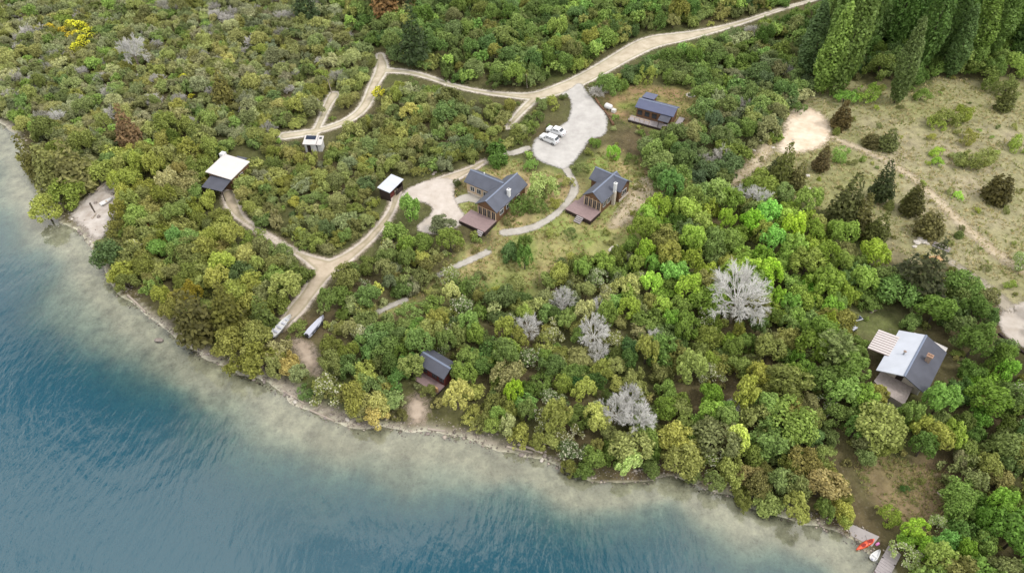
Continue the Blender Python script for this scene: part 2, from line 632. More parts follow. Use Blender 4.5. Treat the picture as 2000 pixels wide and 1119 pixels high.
class MB:
    """collects simple solids and links them as one mesh object"""

    def __init__(self):
        self.v, self.f = [], []

    def add(self, vs, fs):
        b = len(self.v)
        self.v += [tuple(p) for p in vs]
        self.f += [tuple(b + i for i in q) for q in fs]
        return self

    def box(self, c, s, yaw=0.0, taper=1.0):
        hx, hy, hz = s[0] / 2, s[1] / 2, s[2] / 2
        cs, sn = math.cos(yaw), math.sin(yaw)
        vs = []
        for z, k in ((-hz, 1.0), (hz, taper)):
            for x, y in ((-hx, -hy), (hx, -hy), (hx, hy), (-hx, hy)):
                vs.append((c[0] + (x * cs - y * sn) * k, c[1] + (x * sn + y * cs) * k, c[2] + z))
        return self.add(vs, [(3, 2, 1, 0), (4, 5, 6, 7), (0, 1, 5, 4), (1, 2, 6, 5), (2, 3, 7, 6), (3, 0, 4, 7)])

    def extrude_x(self, prof, x0, x1):
        n = len(prof)
        vs = [(x0, p[0], p[1]) for p in prof] + [(x1, p[0], p[1]) for p in prof]
        fs = [tuple(range(n - 1, -1, -1)), tuple(range(n, 2 * n))]
        fs += [(i, (i + 1) % n, n + (i + 1) % n, n + i) for i in range(n)]
        return self.add(vs, fs)

    def prism(self, poly, z0, z1):
        n = len(poly)
        vs = [(p[0], p[1], z0) for p in poly] + [(p[0], p[1], z1) for p in poly]
        fs = [tuple(range(n - 1, -1, -1)), tuple(range(n, 2 * n))]
        fs += [(i, (i + 1) % n, n + (i + 1) % n, n + i) for i in range(n)]
        return self.add(vs, fs)

    def slab(self, quad, th):
        """thick sheet under four points"""
        vs = [tuple(p) for p in quad] + [(p[0], p[1], p[2] - th) for p in quad]
        n = len(quad)
        fs = [tuple(range(n)), tuple(range(2 * n - 1, n - 1, -1))]
        fs += [(i, n + i, n + (i + 1) % n, (i + 1) % n) for i in range(n)]
        return self.add(vs, fs)

    def tube(self, p0, p1, r0, r1, n=7):
        p0, p1 = np.array(p0, float), np.array(p1, float)
        d = p1 - p0
        d = d / max(np.linalg.norm(d), 1e-9)
        a = np.cross(d, (0, 0, 1) if abs(d[2]) < .9 else (1, 0, 0))
        a /= np.linalg.norm(a)
        b = np.cross(d, a)
        vs = []
        for p, r in ((p0, r0), (p1, r1)):
            for i in range(n):
                t = 2 * math.pi * i / n
                vs.append(tuple(p + r * (math.cos(t) * a + math.sin(t) * b)))
        fs = [tuple(range(n)), tuple(range(2 * n - 1, n - 1, -1))]
        fs += [(i, n + i, n + (i + 1) % n, (i + 1) % n) for i in range(n)]
        return self.add(vs, fs)

    def loft(self, secs, closed=True, caps=True):
        n = len(secs[0])
        vs = [p for s in secs for p in s]
        fs = []
        for k in range(len(secs) - 1):
            for i in range(n if closed else n - 1):
                j = (i + 1) % n
                fs.append((k * n + i, k * n + j, (k + 1) * n + j, (k + 1) * n + i))
        if caps:
            fs.append(tuple(range(n - 1, -1, -1)))
            fs.append(tuple((len(secs) - 1) * n + i for i in range(n)))
        return self.add(vs, fs)

    def build(self, name, m, parent=None, smooth=False, bevel=0.0):
        me = bpy.data.meshes.new(name)
        me.from_pydata(self.v, [], self.f)
        me.materials.append(m)
        if smooth:
            for p in me.polygons:
                p.use_smooth = True
        me.update()
        o = bpy.data.objects.new(name, me)
        if bevel:
            bv = o.modifiers.new('bevel', 'BEVEL')
            bv.width = bevel
            bv.segments = 2
        return link(o, parent)


# ------------------------------------------------------------------ where the tracks, yards and clearings lie (pixels of the ground)
def W(*pts):
    return [gp(*p)[:2] for p in pts]


def line_w(pts):
    """polyline of (px, py, half width in metres)"""
    return [gp(p[0], p[1])[:2] for p in pts], [p[2] * 1.12 for p in pts]


ROAD = [(1600, -2, .8), (1540, 14, .8), (1480, 34, .9), (1420, 53, 1.1), (1370, 65, 1.6), (1325, 74, 2.3), (1270, 82, 3.0), (1225, 105, 2.7),
        (1180, 132, 2.4), (1130, 160, 2.3), (1085, 178, 2.2), (1040, 190, 1.8), (990, 186, 1.1), (940, 180, 1.0), (890, 170, 1.0),
        (845, 154, 1.0), (800, 141, 1.1), (755, 138, 1.3)]
TRACK_A = [(742, 108, 1.2), (748, 135, 1.9), (730, 165, 1.5), (716, 205, 1.6), (692, 230, 1.4), (645, 250, 1.2), (600, 260, 1.4), (556, 266, 1.5)]
TRACK_B = [(652, 186, 1.6), (640, 205, 1.3), (625, 240, 1.1), (612, 266, 1.2)]
TRACK_C = [(1045, 192, 1.4), (1015, 220, 1.2), (992, 250, .9)]
TRACK_D = [(775, 378, 1.2), (768, 408, 1.0), (745, 442, 1.2), (712, 478, 1.2), (668, 510, 1.6), (632, 528, 2.2), (606, 570, 1.6), (578, 605, 1.8), (556, 632, 1.2)]
TRACK_E = [(632, 520, 1.9), (590, 500, .9), (545, 474, .8), (500, 448, .8), (468, 425, 1.0), (452, 398, 1.6), (446, 378, 1.5)]
TRACK_F = [(946, 316, .9), (915, 334, 1.2), (870, 352, 1.9), (830, 372, 2.2)]
PATH_A = [(1105, 330, .7), (1119, 352, .6), (1124, 372, .8), (1108, 398, .6), (1080, 424, .6), (1048, 443, .7), (1015, 452, .8), (985, 455, .8)]
PATH_B = [(952, 493, .6), (915, 510, .6), (885, 524, .5), (858, 538, .5)]
PATH_C = [(792, 586, .5), (765, 597, .5), (738, 610, .5)]
PATH_D = [(1030, 290, .7), (1005, 300, .8), (985, 300, .6)]
PATH_E = [(885, 396, .7), (915, 385, 1.2), (940, 392, 1.0)]
PARK = [(1092, 186), (1112, 176), (1134, 160), (1143, 178), (1166, 205), (1180, 216), (1187, 236), (1183, 266), (1150, 272), (1138, 294), (1108, 332),
        (1088, 328), (1046, 312), (1037, 286), (1056, 262), (1102, 246), (1116, 226), (1116, 190)]
YARD = [(776, 388), (800, 366), (850, 348), (890, 350), (884, 380), (893, 402), (914, 430), (890, 447), (842, 462), (806, 446), (850, 416), (838, 398), (806, 392)]
SAND = [(1542, 216), (1575, 208), (1608, 224), (1623, 250), (1620, 276), (1596, 292), (1552, 300), (1512, 296), (1532, 258)]
GRAVEL_R = [(2030, 585), (1968, 598), (1949, 622), (1956, 648), (1990, 676), (2030, 690)]
BEACH = [(150, 405), (178, 380), (226, 340), (236, 372), (226, 405), (214, 440), (196, 470), (176, 462), (158, 440), (136, 425)]
FIELD = [(1660, 150), (1760, 190), (1830, 150), (2040, 160), (2040, 600), (1960, 590), (1900, 560), (1850, 510), (1770, 500), (1700, 480), (1620, 420),
         (1540, 385), (1430, 370), (1420, 340), (1470, 300), (1530, 280), (1540, 215)]
GARDEN = [(890, 400), (960, 470), (880, 500), (850, 545), (740, 615), (760, 630), (900, 560), (1000, 580), (1060, 560), (1130, 520), (1200, 500),
          (1260, 440), (1290, 380), (1270, 330), (1210, 290), (1160, 300), (1130, 340), (1080, 340), (1040, 330), (990, 300), (960, 330), (910, 330), (890, 370)]
YARD3 = [(1180, 190), (1200, 180), (1260, 165), (1330, 170), (1370, 185), (1370, 230), (1340, 250), (1230, 250), (1190, 225)]
DIRT_R = [(1660, 895), (1700, 885), (1800, 905), (1835, 910), (1860, 960), (1850, 1000), (1800, 1020), (1750, 1030), (1735, 1000), (1690, 960)]
YARD4 = [(1640, 610), (1720, 600), (1790, 620), (1720, 660), (1680, 690), (1650, 660)]
FOOT = [(1700, 650), (1726, 630), (1850, 650), (1855, 690), (1815, 785), (1755, 790), (1708, 740)]
CLEARINGS = [PARK, YARD, SAND, GRAVEL_R, BEACH, DIRT_R,
             [(905, 318), (1032, 330), (1030, 395), (960, 450), (900, 420)],          # cabin and deck
             [(1100, 420), (1150, 318), (1235, 330), (1225, 410), (1160, 440)],
             [(1225, 165), (1345, 190), (1335, 245), (1220, 240)],
             FOOT, [(735, 355), (760, 335), (800, 345), (775, 395), (750, 395)],
             [(415, 325), (460, 276), (492, 300), (486, 338), (432, 375)],
             [(590, 262), (635, 262), (632, 300), (590, 300)],
             [(818, 690), (840, 684), (888, 702), (880, 765), (860, 765), (822, 715)],
             [(535, 610), (560, 612), (570, 650), (540, 665)], [(604, 618), (634, 618), (624, 668), (600, 664)],
             [(1640, 1015), (1700, 1025), (1770, 1085), (1760, 1119), (1640, 1119)],
             [(560, 660), (600, 660), (625, 690), (640, 740), (600, 720)],                 # bare shore strip
             [(795, 760), (835, 770), (830, 830), (790, 830)], [(640, 180), (665, 180), (660, 205), (640, 205)]]
SPARSE = [FIELD, GARDEN, YARD3, YARD4]
LINES = [line_w(x) for x in (ROAD, TRACK_A, TRACK_B, TRACK_C, TRACK_D, TRACK_E, TRACK_F, PATH_A, PATH_B, PATH_C, PATH_D, PATH_E)]


def chaikin(q, closed=True, it=2):
    for _ in range(it):
        n = len(q)
        r = [] if closed else [q[0]]
        for i in range(n if closed else n - 1):
            a, b = q[i], q[(i + 1) % n]
            r += [tuple(a[k] * .75 + b[k] * .25 for k in range(len(a))), tuple(a[k] * .25 + b[k] * .75 for k in range(len(a)))]
        q = r if closed else r + [q[-1]]
    return q


def area(name, m, polys=(), lines=(), lift=.05, step=.5, crop=1.0):
    polys = [chaikin([tuple(p[:2]) for p in q]) for q in polys]
    sm = [chaikin([(*p, w) for p, w in zip(*l_)], False) for l_ in lines]
    lines = [([p[:2] for p in q], [p[2] for p in q]) for q in sm]
    allp = [p for q in polys for p in q] + [p for l_ in lines for p in l_[0]]
    wmax = max([max(l_[1]) for l_ in lines] + [0]) + 1.5
    x0, x1 = min(p[0] for p in allp) - wmax, max(p[0] for p in allp) + wmax
    y0, y1 = min(p[1] for p in allp) - wmax, max(p[1] for p in allp) + wmax
    xs, ys = np.arange(x0, x1 + step, step), np.arange(y0, y1 + step, step)
    X, Y = np.meshgrid(xs, ys)
    e = np.full(X.shape, -1e9)
    for q in polys:
        d = seg_dist(X, Y, list(q) + [q[0]])
        e = np.maximum(e, np.where(inside(X, Y, q), d, -d))
    for l_ in lines:
        e = np.maximum(e, -seg_dist(X, Y, l_[0], l_[1]))
    keep = e > -crop
    cell = keep[:-1, :-1] | keep[1:, :-1] | keep[:-1, 1:] | keep[1:, 1:]
    idx = np.arange(X.size).reshape(X.shape)
    Fq = np.stack([idx[:-1, :-1][cell], idx[:-1, 1:][cell], idx[1:, 1:][cell], idx[1:, :-1][cell]], 1)
    used, inv = np.unique(Fq, return_inverse=True)
    Fq = inv.reshape(Fq.shape)
    xv, yv, ev = X.ravel()[used], Y.ravel()[used], e.ravel()[used]
    Z = grid_sample(GZ, xv, yv) + lift
    me = np_mesh(name, np.c_[xv, yv, Z], Fq, {'edge': ev}, smooth=True)
    me.materials.append(m)
    o = link(bpy.data.objects.new(name, me))
    return tag(o, kind='structure')


# ------------------------------------------------------------------ ground, lake, roads
def soft(poly, w):
    d = seg_dist(MX, MY, list(poly) + [poly[0]])
    s = np.where(inside(MX, MY, poly), d, -d) + (vnoise(MX, MY, 4, 31) - .5) * 4
    return np.clip(s / w + .5, 0, 1)[..., None]


n1, n2, n3 = vnoise(MX, MY, 9, 21)[..., None], vnoise(MX, MY, 3.2, 22)[..., None], vnoise(MX, MY, 30, 23)[..., None]
c = lambda *a: np.array(srgb(*a))
col = c(96, 84, 62) * (1 - n1) + c(84, 92, 50) * n1
fieldc = c(164, 154, 126) * (1 - n2 * .7) + c(138, 138, 94) * n2 * .7
fieldc = fieldc * (1 - .45 * np.clip((n1 - .5) * 3, 0, 1)) + c(130, 134, 82) * .45 * np.clip((n1 - .5) * 3, 0, 1)
gardc = c(174, 148, 116) * (1 - n1) + c(136, 148, 82) * n1
gardc = np.where(n2 > .62, c(126, 148, 72) * .5 + gardc * .5, gardc)
fieldc = fieldc * (1 - .5 * np.clip((n3 - .45) * 3, 0, 1)) + c(140, 142, 88) * .5 * np.clip((n3 - .45) * 3, 0, 1)
for poly, cc, w in ((W(*FIELD), fieldc, 3), (W(*GARDEN), gardc, 2.5), (W(*YARD3), c(150, 122, 94) * (1 - n2) + c(120, 130, 66) * n2, 2),
                    (W(*DIRT_R), c(134, 112, 92) * (1 - n1 * .6) + c(116, 116, 66) * n1 * .6, 2), (W(*YARD4), c(118, 104, 84) * (1 - n1) + c(104, 112, 66) * n1, 2)):
    k = soft(poly, w)
    col = col * (1 - k) + cc * k
bw = np.clip((.9 + (n1[..., 0] - .5) * 3.4 - sdw) / 1.0, 0, 1)[..., None]
# the wooded eastern bank carries litter instead of pebbles
east = np.clip((MX - 6) / 6, 0, 1)[..., None]
bw = bw * (1 - .8 * east)
col = col * (1 - bw) + (c(174, 165, 152) * (1 - n2 * .8) + c(118, 110, 94) * n2 * .8) * bw
uw = np.clip(-sdw / .7, 0, 1)[..., None]
sandc = c(214, 212, 190) * (1 - n2 * .35) + c(190, 188, 158) * n2 * .35
sandc = sandc * (1 - .15 * np.clip((n2 - .6) * 4, 0, 1))
col = col * (1 - uw) + sandc * uw

idx = np.arange(MX.size).reshape(MX.shape)
Fq = np.stack([idx[:-1, :-1].ravel(), idx[:-1, 1:].ravel(), idx[1:, 1:].ravel(), idx[1:, :-1].ravel()], 1)
me = np_mesh('ground', np.c_[MX.ravel(), MY.ravel(), GZ.ravel()], Fq, {'col': col.reshape(-1, 3) * .8}, smooth=True)
me.materials.append(ground_mat())
tag(link(bpy.data.objects.new('ground', me)), kind='structure')

wet = sd < 6
cellw = wet[:-1, :-1] | wet[1:, :-1] | wet[:-1, 1:] | wet[1:, 1:]
Fw = np.stack([idx[:-1, :-1][cellw], idx[:-1, 1:][cellw], idx[1:, 1:][cellw], idx[1:, :-1][cellw]], 1)
used, inv = np.unique(Fw, return_inverse=True)
depth = np.maximum(-GZ.ravel()[used], 0)
murk = 1 - np.exp(-np.maximum(depth - .5, 0) * .40)
me = np_mesh('lake', np.c_[MX.ravel()[used], MY.ravel()[used], np.zeros(len(used))], inv.reshape(Fw.shape), {'murk': murk}, smooth=True)
me.materials.append(water_mat())
tag(link(bpy.data.objects.new('lake', me)), kind='structure')

G_ROAD = track_mat('gravel_road', srgb(190, 180, 164), srgb(224, 216, 204), .5, 1.7, .8, .95)
G_DIRT = track_mat('dirt_track', srgb(186, 174, 158), srgb(218, 206, 194), .5, 1.7, .8, .95)
G_PARK = track_mat('pale_gravel', srgb(198, 194, 188), srgb(226, 222, 216), .35, 1.0, .6)
G_YARD = track_mat('yard_gravel', srgb(200, 188, 174), srgb(228, 218, 208), .35, 1.0, .66)
G_SAND = track_mat('bare_sand', srgb(214, 192, 164), srgb(248, 232, 210), .8, 2.8, .72)
G_PATH = track_mat('stone_path', srgb(176, 170, 158), srgb(208, 202, 192), .2, .6)
G_WORN = track_mat('worn_grass', srgb(176, 160, 132), srgb(206, 192, 166), .7, 1.8, .78)
area('gravel_road', G_ROAD, lines=LINES[:4])
area('dirt_track', G_DIRT, lines=LINES[4:7])
for i in (7, 8, 9, 10, 11):
    area('footpath', G_PATH, lines=[LINES[i]], lift=.09, step=.3)
area('parking_area', G_PARK, [W(*PARK)], lift=.10, step=.4)
area('gravel_yard', G_YARD, [W(*YARD)], lift=.10, step=.4)
area('sand_clearing', G_SAND, [W(*SAND)], lift=.06)
area('gravel_yard', G_YARD, [W(*GRAVEL_R)], lift=.06)
area('beach', track_mat('beach_sand', srgb(180, 168, 156), srgb(224, 216, 208), .7, 2.2, .68), [W(*BEACH)], lift=.06)
area('field_track', G_WORN, lines=[line_w([(1625, 270, .7), (1700, 298, .8), (1760, 330, .9), (1820, 380, 1.0), (1880, 440, 1.0), (1950, 500, 1.0), (2030, 550, 1.0)])], lift=.05)
area('field_track', track_mat('grey_track', srgb(150, 142, 126), srgb(184, 174, 156), .5, 1.4, .75), lines=[line_w([(1858, 512, .5), (1900, 540, .7), (1940, 570, .9), (1965, 598, 1.2)])], lift=.06)
area('field_track', G_WORN, lines=[line_w([(1500, 290, 1.2), (1465, 330, 1.1), (1430, 355, 1.2)])], lift=.05)
for q_ in ([(563, 664), (600, 664), (622, 695), (628, 738), (600, 726)], [(800, 768), (834, 776), (832, 828), (794, 828)], [(470, 690), (512, 690), (520, 722), (480, 725)]):
    area('bare_earth', track_mat('trodden_soil', srgb(158, 142, 124), srgb(192, 176, 158), .9, 2.6, .78), [W(*q_)], lift=.05)
area('bare_earth', G_WORN, [W((1215, 400), (1250, 350), (1278, 340), (1276, 390), (1230, 440), (1180, 450))], lift=.05)
# ------------------------------------------------------------------ buildings
def rect_px(c1, c2, c3, h):
    """roof rectangle from pixels of three eave corners (front left, front right, back right), eaves h above the ground"""
    g0 = gp((c1[0] + c3[0]) / 2, (c1[1] + c3[1]) / 2 + 15)[2]
    a, b, d = (np.array(at(p[0], p[1], g0 + h)) for p in (c1, c2, c3))
    ax = d - b
    yaw = math.atan2(ax[1], ax[0])
    n = np.array([-math.sin(yaw), math.cos(yaw), 0])
    u = np.array([math.cos(yaw), math.sin(yaw), 0])
    wdt = float((a - b) @ n)
    L = float(ax @ u)
    ctr = b + u * L / 2 + n * wdt / 2
    return ctr, yaw, L, wdt


def gable(root, L, Wd, eave, rise, wall_m, roof_m, ox=0.0, oy=0.0, yaw=0.0, over=.4, roof2=None, base=-.5, ridge=True, extra=0.0, front=None):
    """wall and two roof slopes in the root's frame (x runs along the ridge)"""
    cs, sn = math.cos(yaw), math.sin(yaw)

    def tf(o):
        o.location = (ox, oy, 0)
        o.rotation_euler = (0, 0, yaw)
        return o
    hw = Wd / 2
    wy, wx = hw - over, L / 2 - over
    ez = eave + rise * over / hw - .1
    w = MB().extrude_x([(-wy, base), (wy, base), (wy, ez), (0, eave + rise - .12), (-wy, ez)], -wx if front is None else -L / 2 + front, wx)
    tf(w.build('wall', wall_m, root))
    for s, rm in ((1, roof_m), (-1, roof2 or roof_m)):
        q = [(-L / 2, s * hw, eave), (L / 2, s * hw, eave), (L / 2 + extra, 0, eave + rise), (-L / 2 - extra, 0, eave + rise)]
        if s < 0:
            q = q[::-1]
        tf(MB().slab(q, .14).build('roof_slope', rm, root))
    if ridge:
        tf(MB().extrude_x([(-.18, eave + rise - .03), (0, eave + rise + .07), (.18, eave + rise - .03)], -L / 2 - extra - .02, L / 2 + extra + .02).build('ridge_cap', M['ridge'], root))


def wall_item(root, name, m, x, y, z, yaw, w, h, d=.06, parent=None):
    return MB().box((x, y, z), (w, d, h), yaw).build(name, m, parent or root)


def window(root, x, y, z, yaw, w, h, frame='white'):
    """frame on the wall with a pane set in it; yaw is the direction of the wall face"""
    f = MB()
    nx, ny = -math.sin(yaw), math.cos(yaw)
    tx, ty = math.cos(yaw), math.sin(yaw)
    t = .07
    for a, b, ww, hh in ((0, h / 2, w, t), (0, -h / 2, w, t), (-w / 2, 0, t, h), (w / 2, 0, t, h), (0, 0, t * .7, h)):
        f.box((x + tx * a, y + ty * a, z + b), (ww, .10, hh), yaw)
    o = f.build('window', M[frame], root)
    MB().box((x - nx * .0, y - ny * .0, z), (w - .02, .05, h - .02), yaw).build('pane', M['glass'], o)
    return o


def chimney(root, x, y, z0, z1, s, m, cap='white'):
    o = MB().box((x, y, (z0 + z1) / 2), (s, s, z1 - z0)).build('chimney', M[m], root)
    MB().box((x, y, z1 + .06), (s + .16, s + .16, .12)).build('cap', M[cap], o)
    MB().tube((x, y, z1 + .12), (x, y, z1 + .45), .11, .11, 8).build('flue', M['metal'], o)
    return o


def deck(root, x0, x1, y0, y1, z, m='deck', base=-.6, name='deck'):
    d = MB().box(((x0 + x1) / 2, (y0 + y1) / 2, z - .06), (x1 - x0, y1 - y0, .12)).build(name, M[m], root)
    f = MB()
    f.box(((x0 + x1) / 2, y0 + .05, (z + base) / 2 - .08), (x1 - x0 - .1, .06, z - base - .16))
    f.box(((x0 + x1) / 2, y1 - .05, (z + base) / 2 - .08), (x1 - x0 - .1, .06, z - base - .16))
    f.box((x0 + .05, (y0 + y1) / 2, (z + base) / 2 - .08), (.06, y1 - y0 - .2, z - base - .16))
    f.box((x1 - .05, (y0 + y1) / 2, (z + base) / 2 - .08), (.06, y1 - y0 - .2, z - base - .16))
    f.build('skirting', M['dark_timber'], d)
    return d


# --- cabin with pinkish deck beside the gravel yard
ctr, yaw, L, Wd = rect_px((936, 390), (970, 416), (1031, 360), 2.8)
g0 = gz(ctr[0], ctr[1])
h1 = empty('cabin', (ctr[0], ctr[1], g0), yaw)
tag(h1, 'slate-roofed cabin of two gabled wings with a reddish deck, beside the gravel yard', 'cabin')
gable(h1, L, Wd, 2.8, 1.75, M['timber'], M['slate_roof'])
gable(h1, 8.0, 4.7, 2.7, 1.55, M['pale_timber'], M['slate_roof'], ox=1.5, oy=4.6, yaw=math.pi / 2)
fx = -L / 2 + .36
for k, yy in enumerate((-1.55, -.52, .52, 1.55)):
    window(h1, fx, yy, 1.35, math.pi / 2, .82, 1.9, 'pale_timber')
for yy in (-2.05, -1.03, 0, 1.03, 2.05):
    MB().box((fx - .06, yy, 1.2), (.14, .14, 2.6)).build('post', M['pale_timber'], h1)
MB().box((fx - .08, 0, .25), (.22, Wd - .9, .35)).build('sill', M['pale_timber'], h1)
for xx in (-3.2, -1.0, 2.4):
    window(h1, xx, -Wd / 2 + .37, 1.5, 0, 1.2, 1.0)
for yy in (3.6, 5.2, 6.8):
    window(h1, 1.5 - 1.97, yy, 1.4, math.pi / 2, 1.0, 1.1)
MB().box((1.5 - 2.0, 5.2, .2), (.25, 5.6, .4)).build('base_course', M['cream'], h1)
chimney(h1, -.2, -Wd / 2 + .75, .5, 4.7, .55, 'white')
MB().tube((1.3 + .7, 5.6, 3.4), (2.0, 5.6, 4.35), .13, .13, 8).build('vent_pipe', M['white'], h1)
d1 = deck(h1, -L / 2 - 3.6, -L / 2 + .38, -Wd / 2 + .3, Wd / 2 + 1.3, .55, base=-.9)
for k in range(3):
    MB().box((-L / 2 - 3.75 - .3 * k, -Wd / 2 + 1.2, .32 - .2 * k), (.3, 1.3, .14)).build('step', M['grey_deck'], h1)

# --- cabin with tall white chimney
z2 = lambda x, y: (1090 + x / 7.4625, 300 + y / 7.4625)
ctr, yaw, L, Wd = rect_px(z2(350, 600), z2(640, 725), z2(1000, 400), 3.0)
L = 8.6
g0 = gz(ctr[0], ctr[1])
p = at(*z2(495, 665), g0 + 3.0)
u = np.array([math.cos(yaw), math.sin(yaw)])
ctr = np.array([p[0] + u[0] * L / 2, p[1] + u[1] * L / 2])
h2 = empty('cabin', (ctr[0], ctr[1], g0), yaw)
tag(h2, 'slate-roofed cabin with glazed front gable, tall white chimney and deck below the parking area', 'cabin')
gable(h2, L, Wd, 3.0, 1.65, M['timber'], M['slate_roof'])
gable(h2, 7.4, 4.4, 2.95, 1.6, M['timber'], M['slate_roof'], ox=L / 2 - 1.2, oy=.5, yaw=math.pi / 2)
fx = -L / 2 + .36
hw = Wd / 2 - .4
for k in range(4):
    yy = -hw + (k + .5) * 2 * hw / 4
    window(h2, fx, yy, 1.55, math.pi / 2, 2 * hw / 4 - .2, 2.2, 'pale_timber')
for k in range(5):
    yy = -hw + k * 2 * hw / 4
    MB().box((fx - .06, yy, 1.5), (.16, .16, 3.0)).build('post', M['pale_timber'], h2)
MB().box((fx - .1, 0, .35), (.25, 2 * hw + .2, .3)).build('sill', M['cream'], h2)
for k in range(3):
    window(h2, -2.6 + 1.5 * k, -Wd / 2 + .38, 1.7, 0, 1.0, 1.2)
window(h2, L / 2 - 1.2, -3.2 + .38, 1.6, 0, 1.6, 1.2)
MB().box((L / 2 - 1.2, -3.2 + .33, .35), (3.4, .2, .5)).build('base_course', M['cream'], h2)
ch2 = chimney(h2, .2, -Wd / 2 - .02, 3.2, 5.1, .5, 'white')
MB().box((.2, -Wd / 2 - .02, 1.4), (.6, .6, 3.6)).build('chimney_base', M['cream'], h2)
d2 = deck(h2, -L / 2 - 3.3, -L / 2 + .38, -Wd / 2 + .2, Wd / 2 + 1.6, .8, base=-.9)
deck(h2, -L / 2 + .39, L / 2 - 4.2, Wd / 2 - .38, Wd / 2 + 1.2, .79, base=-.9, name='side_deck')
for k in range(4):
    MB().box((-L / 2 - 3.45 - .3 * k, .3, .58 - .2 * k), (.3, 1.5, .12)).build('step', M['grey_deck'], h2)

# --- timber cabin with blue roof
z3 = lambda x, y: (1160 + x / 9.325, 140 + y / 9.325)
ctr, yaw, L, Wd = rect_px(z3(820, 380), z3(755, 645), z3(1435, 825), 3.0)
g0 = gz(ctr[0], ctr[1])
L, Wd = 9.0, 4.6
p = at(*z3(1095, 735), g0 + 3.0)
ctr = np.array([p[0] - math.sin(yaw) * Wd / 2, p[1] + math.cos(yaw) * Wd / 2])
h3 = empty('cabin', (ctr[0], ctr[1], g0), yaw)
tag(h3, 'brown timber cabin with blue roof and wooden verandah above the parking area', 'cabin')
gable(h3, L, Wd, 3.0, 1.0, M['timber'], M['blue_roof'])
q = [(-L / 2 + .05, Wd / 2 - .5, 3.45), (-L / 2 + 2.9, Wd / 2 - .5, 3.45), (-L / 2 + 2.9, Wd / 2 + 2.6, 3.1), (-L / 2 + .05, Wd / 2 + 2.6, 3.1)]
MB().slab(q, .12).build('annex_roof', M['blue_roof'], h3)
MB().box((-L / 2 + 1.48, Wd / 2 + .9, 1.2), (2.4, 2.8, 3.6)).build('annex_wall', M['timber'], h3)
for k in range(4):
    window(h3, -3.3 + 1.7 * k, -Wd / 2 + .37, 1.7, 0, 1.0, 1.1, 'dark_timber')
wall_item(h3, 'door', M['dark_timber'], 2.9, -Wd / 2 + .38, 1.35, 0, .95, 2.0)
deck(h3, -L / 2 - .7, L / 2 + .2, -Wd / 2 - 1.7, -Wd / 2 + .38, .5, 'grey_deck', base=-.7, name='verandah')
deck(h3, L / 2 + .21, L / 2 + 1.5, -Wd / 2 - 1.7, Wd / 2 + .2, .5, 'grey_deck', base=-.7, name='side_deck')
for k in range(5):
    MB().box((-L / 2 - .4 + 1.15 * k, -Wd / 2 - 1.55, .95), (.1, .1, .95)).build('post', M['pale_timber'], h3)
MB().box((-L / 2 + 1.9, -Wd / 2 - 1.55, 1.4), (4.7, .14, .1)).build('rail', M['pale_timber'], h3)
q = [(1.6, -Wd / 2 + .1, 2.75), (1.6, -Wd / 2 - 1.9, 2.4), (4.0, -Wd / 2 - 1.9, 2.4), (4.0, -Wd / 2 + .1, 2.75)]
MB().slab(q, .1).build('porch_roof', M['dark_roof'], h3)
for xx in (1.8, 3.8):
    MB().box((xx, -Wd / 2 - 1.62, 1.4), (.12, .12, 1.95)).build('post', M['dark_timber'], h3)

# --- large house with one pale and one dark roof slope
z4 = lambda x, y: (1680 + x / 5.595, 600 + y / 5.595)
ctr, yaw, L, Wd = rect_px(z4(165, 700), z4(722, 950), z4(952, 490), 3.0)
g0 = gz(ctr[0], ctr[1])
h4 = empty('house', (ctr[0], ctr[1], g0), yaw)
tag(h4, 'large house with one pale and one dark grey roof slope, striped pergola and brick chimney', 'house')
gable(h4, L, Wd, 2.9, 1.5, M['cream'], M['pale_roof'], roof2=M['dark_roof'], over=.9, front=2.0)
ch = MB().box((.7, -1.75, 3.9), (.62, .75, 1.9)).build('chimney', M['brick'], h4)
MB().box((.7, -1.75, 4.92), (.8, .93, .12)).build('cap', M['terracotta'], ch)
for yy in (-1.95, -1.55):
    MB().tube((.7, yy, 4.98), (.7, yy, 5.25), .14, .12, 8).build('chimney_pot', M['terracotta'], ch)
v = MB().tube((-.4, 1.5, 3.6), (-.4, 1.5, 4.5), .14, .14, 8).build('vent_pipe', M['metal'], h4)
MB().tube((-.4, 1.5, 4.5), (-.4, 1.5, 4.62), .26, .12, 8).build('cowl', M['brick'], v)
for xx in (-3.5, -1.2, 1.2, 3.5):
    window(h4, xx, -Wd / 2 + .87, 1.5, 0, 1.2, 1.2)
wall_item(h4, 'door', M['dark_timber'], -L / 2 + 1.98, .4, 1.95, math.pi / 2, 1.0, 1.9)
# pergola: sheets laid over rails
px0, px1, py0, py1 = -1.5, 3.6, Wd / 2 - .7, Wd / 2 + 2.6
pg = MB()
for xx in (px0 + .1, (px0 + px1) / 2, px1 - .1):
    pg.box((xx, py1 - .15, 1.05), (.14, .14, 3.0))
pg.box(((px0 + px1) / 2, py1 - .15, 2.58), (px1 - px0, .12, .14))
pgo = pg.build('pergola', M['grey_slat'], h4)
ns = 9
sw = (px1 - px0) / ns
for k in range(ns):
    a, b = px0 + k * sw + .11, px0 + (k + 1) * sw - .05
    q = [(a, py0, 3.16), (a, py1, 2.72), (b, py1, 2.72), (b, py0, 3.16)]
    MB().slab(q, .05).build('roof_sheet', M['clear_sheet'], pgo)
    q = [(a - .12, py0, 3.14), (a - .12, py1, 2.70), (a - .01, py1, 2.70), (a - .01, py0, 3.14)]
    MB().slab(q, .1).build('rail', M['grey_slat'], pgo)
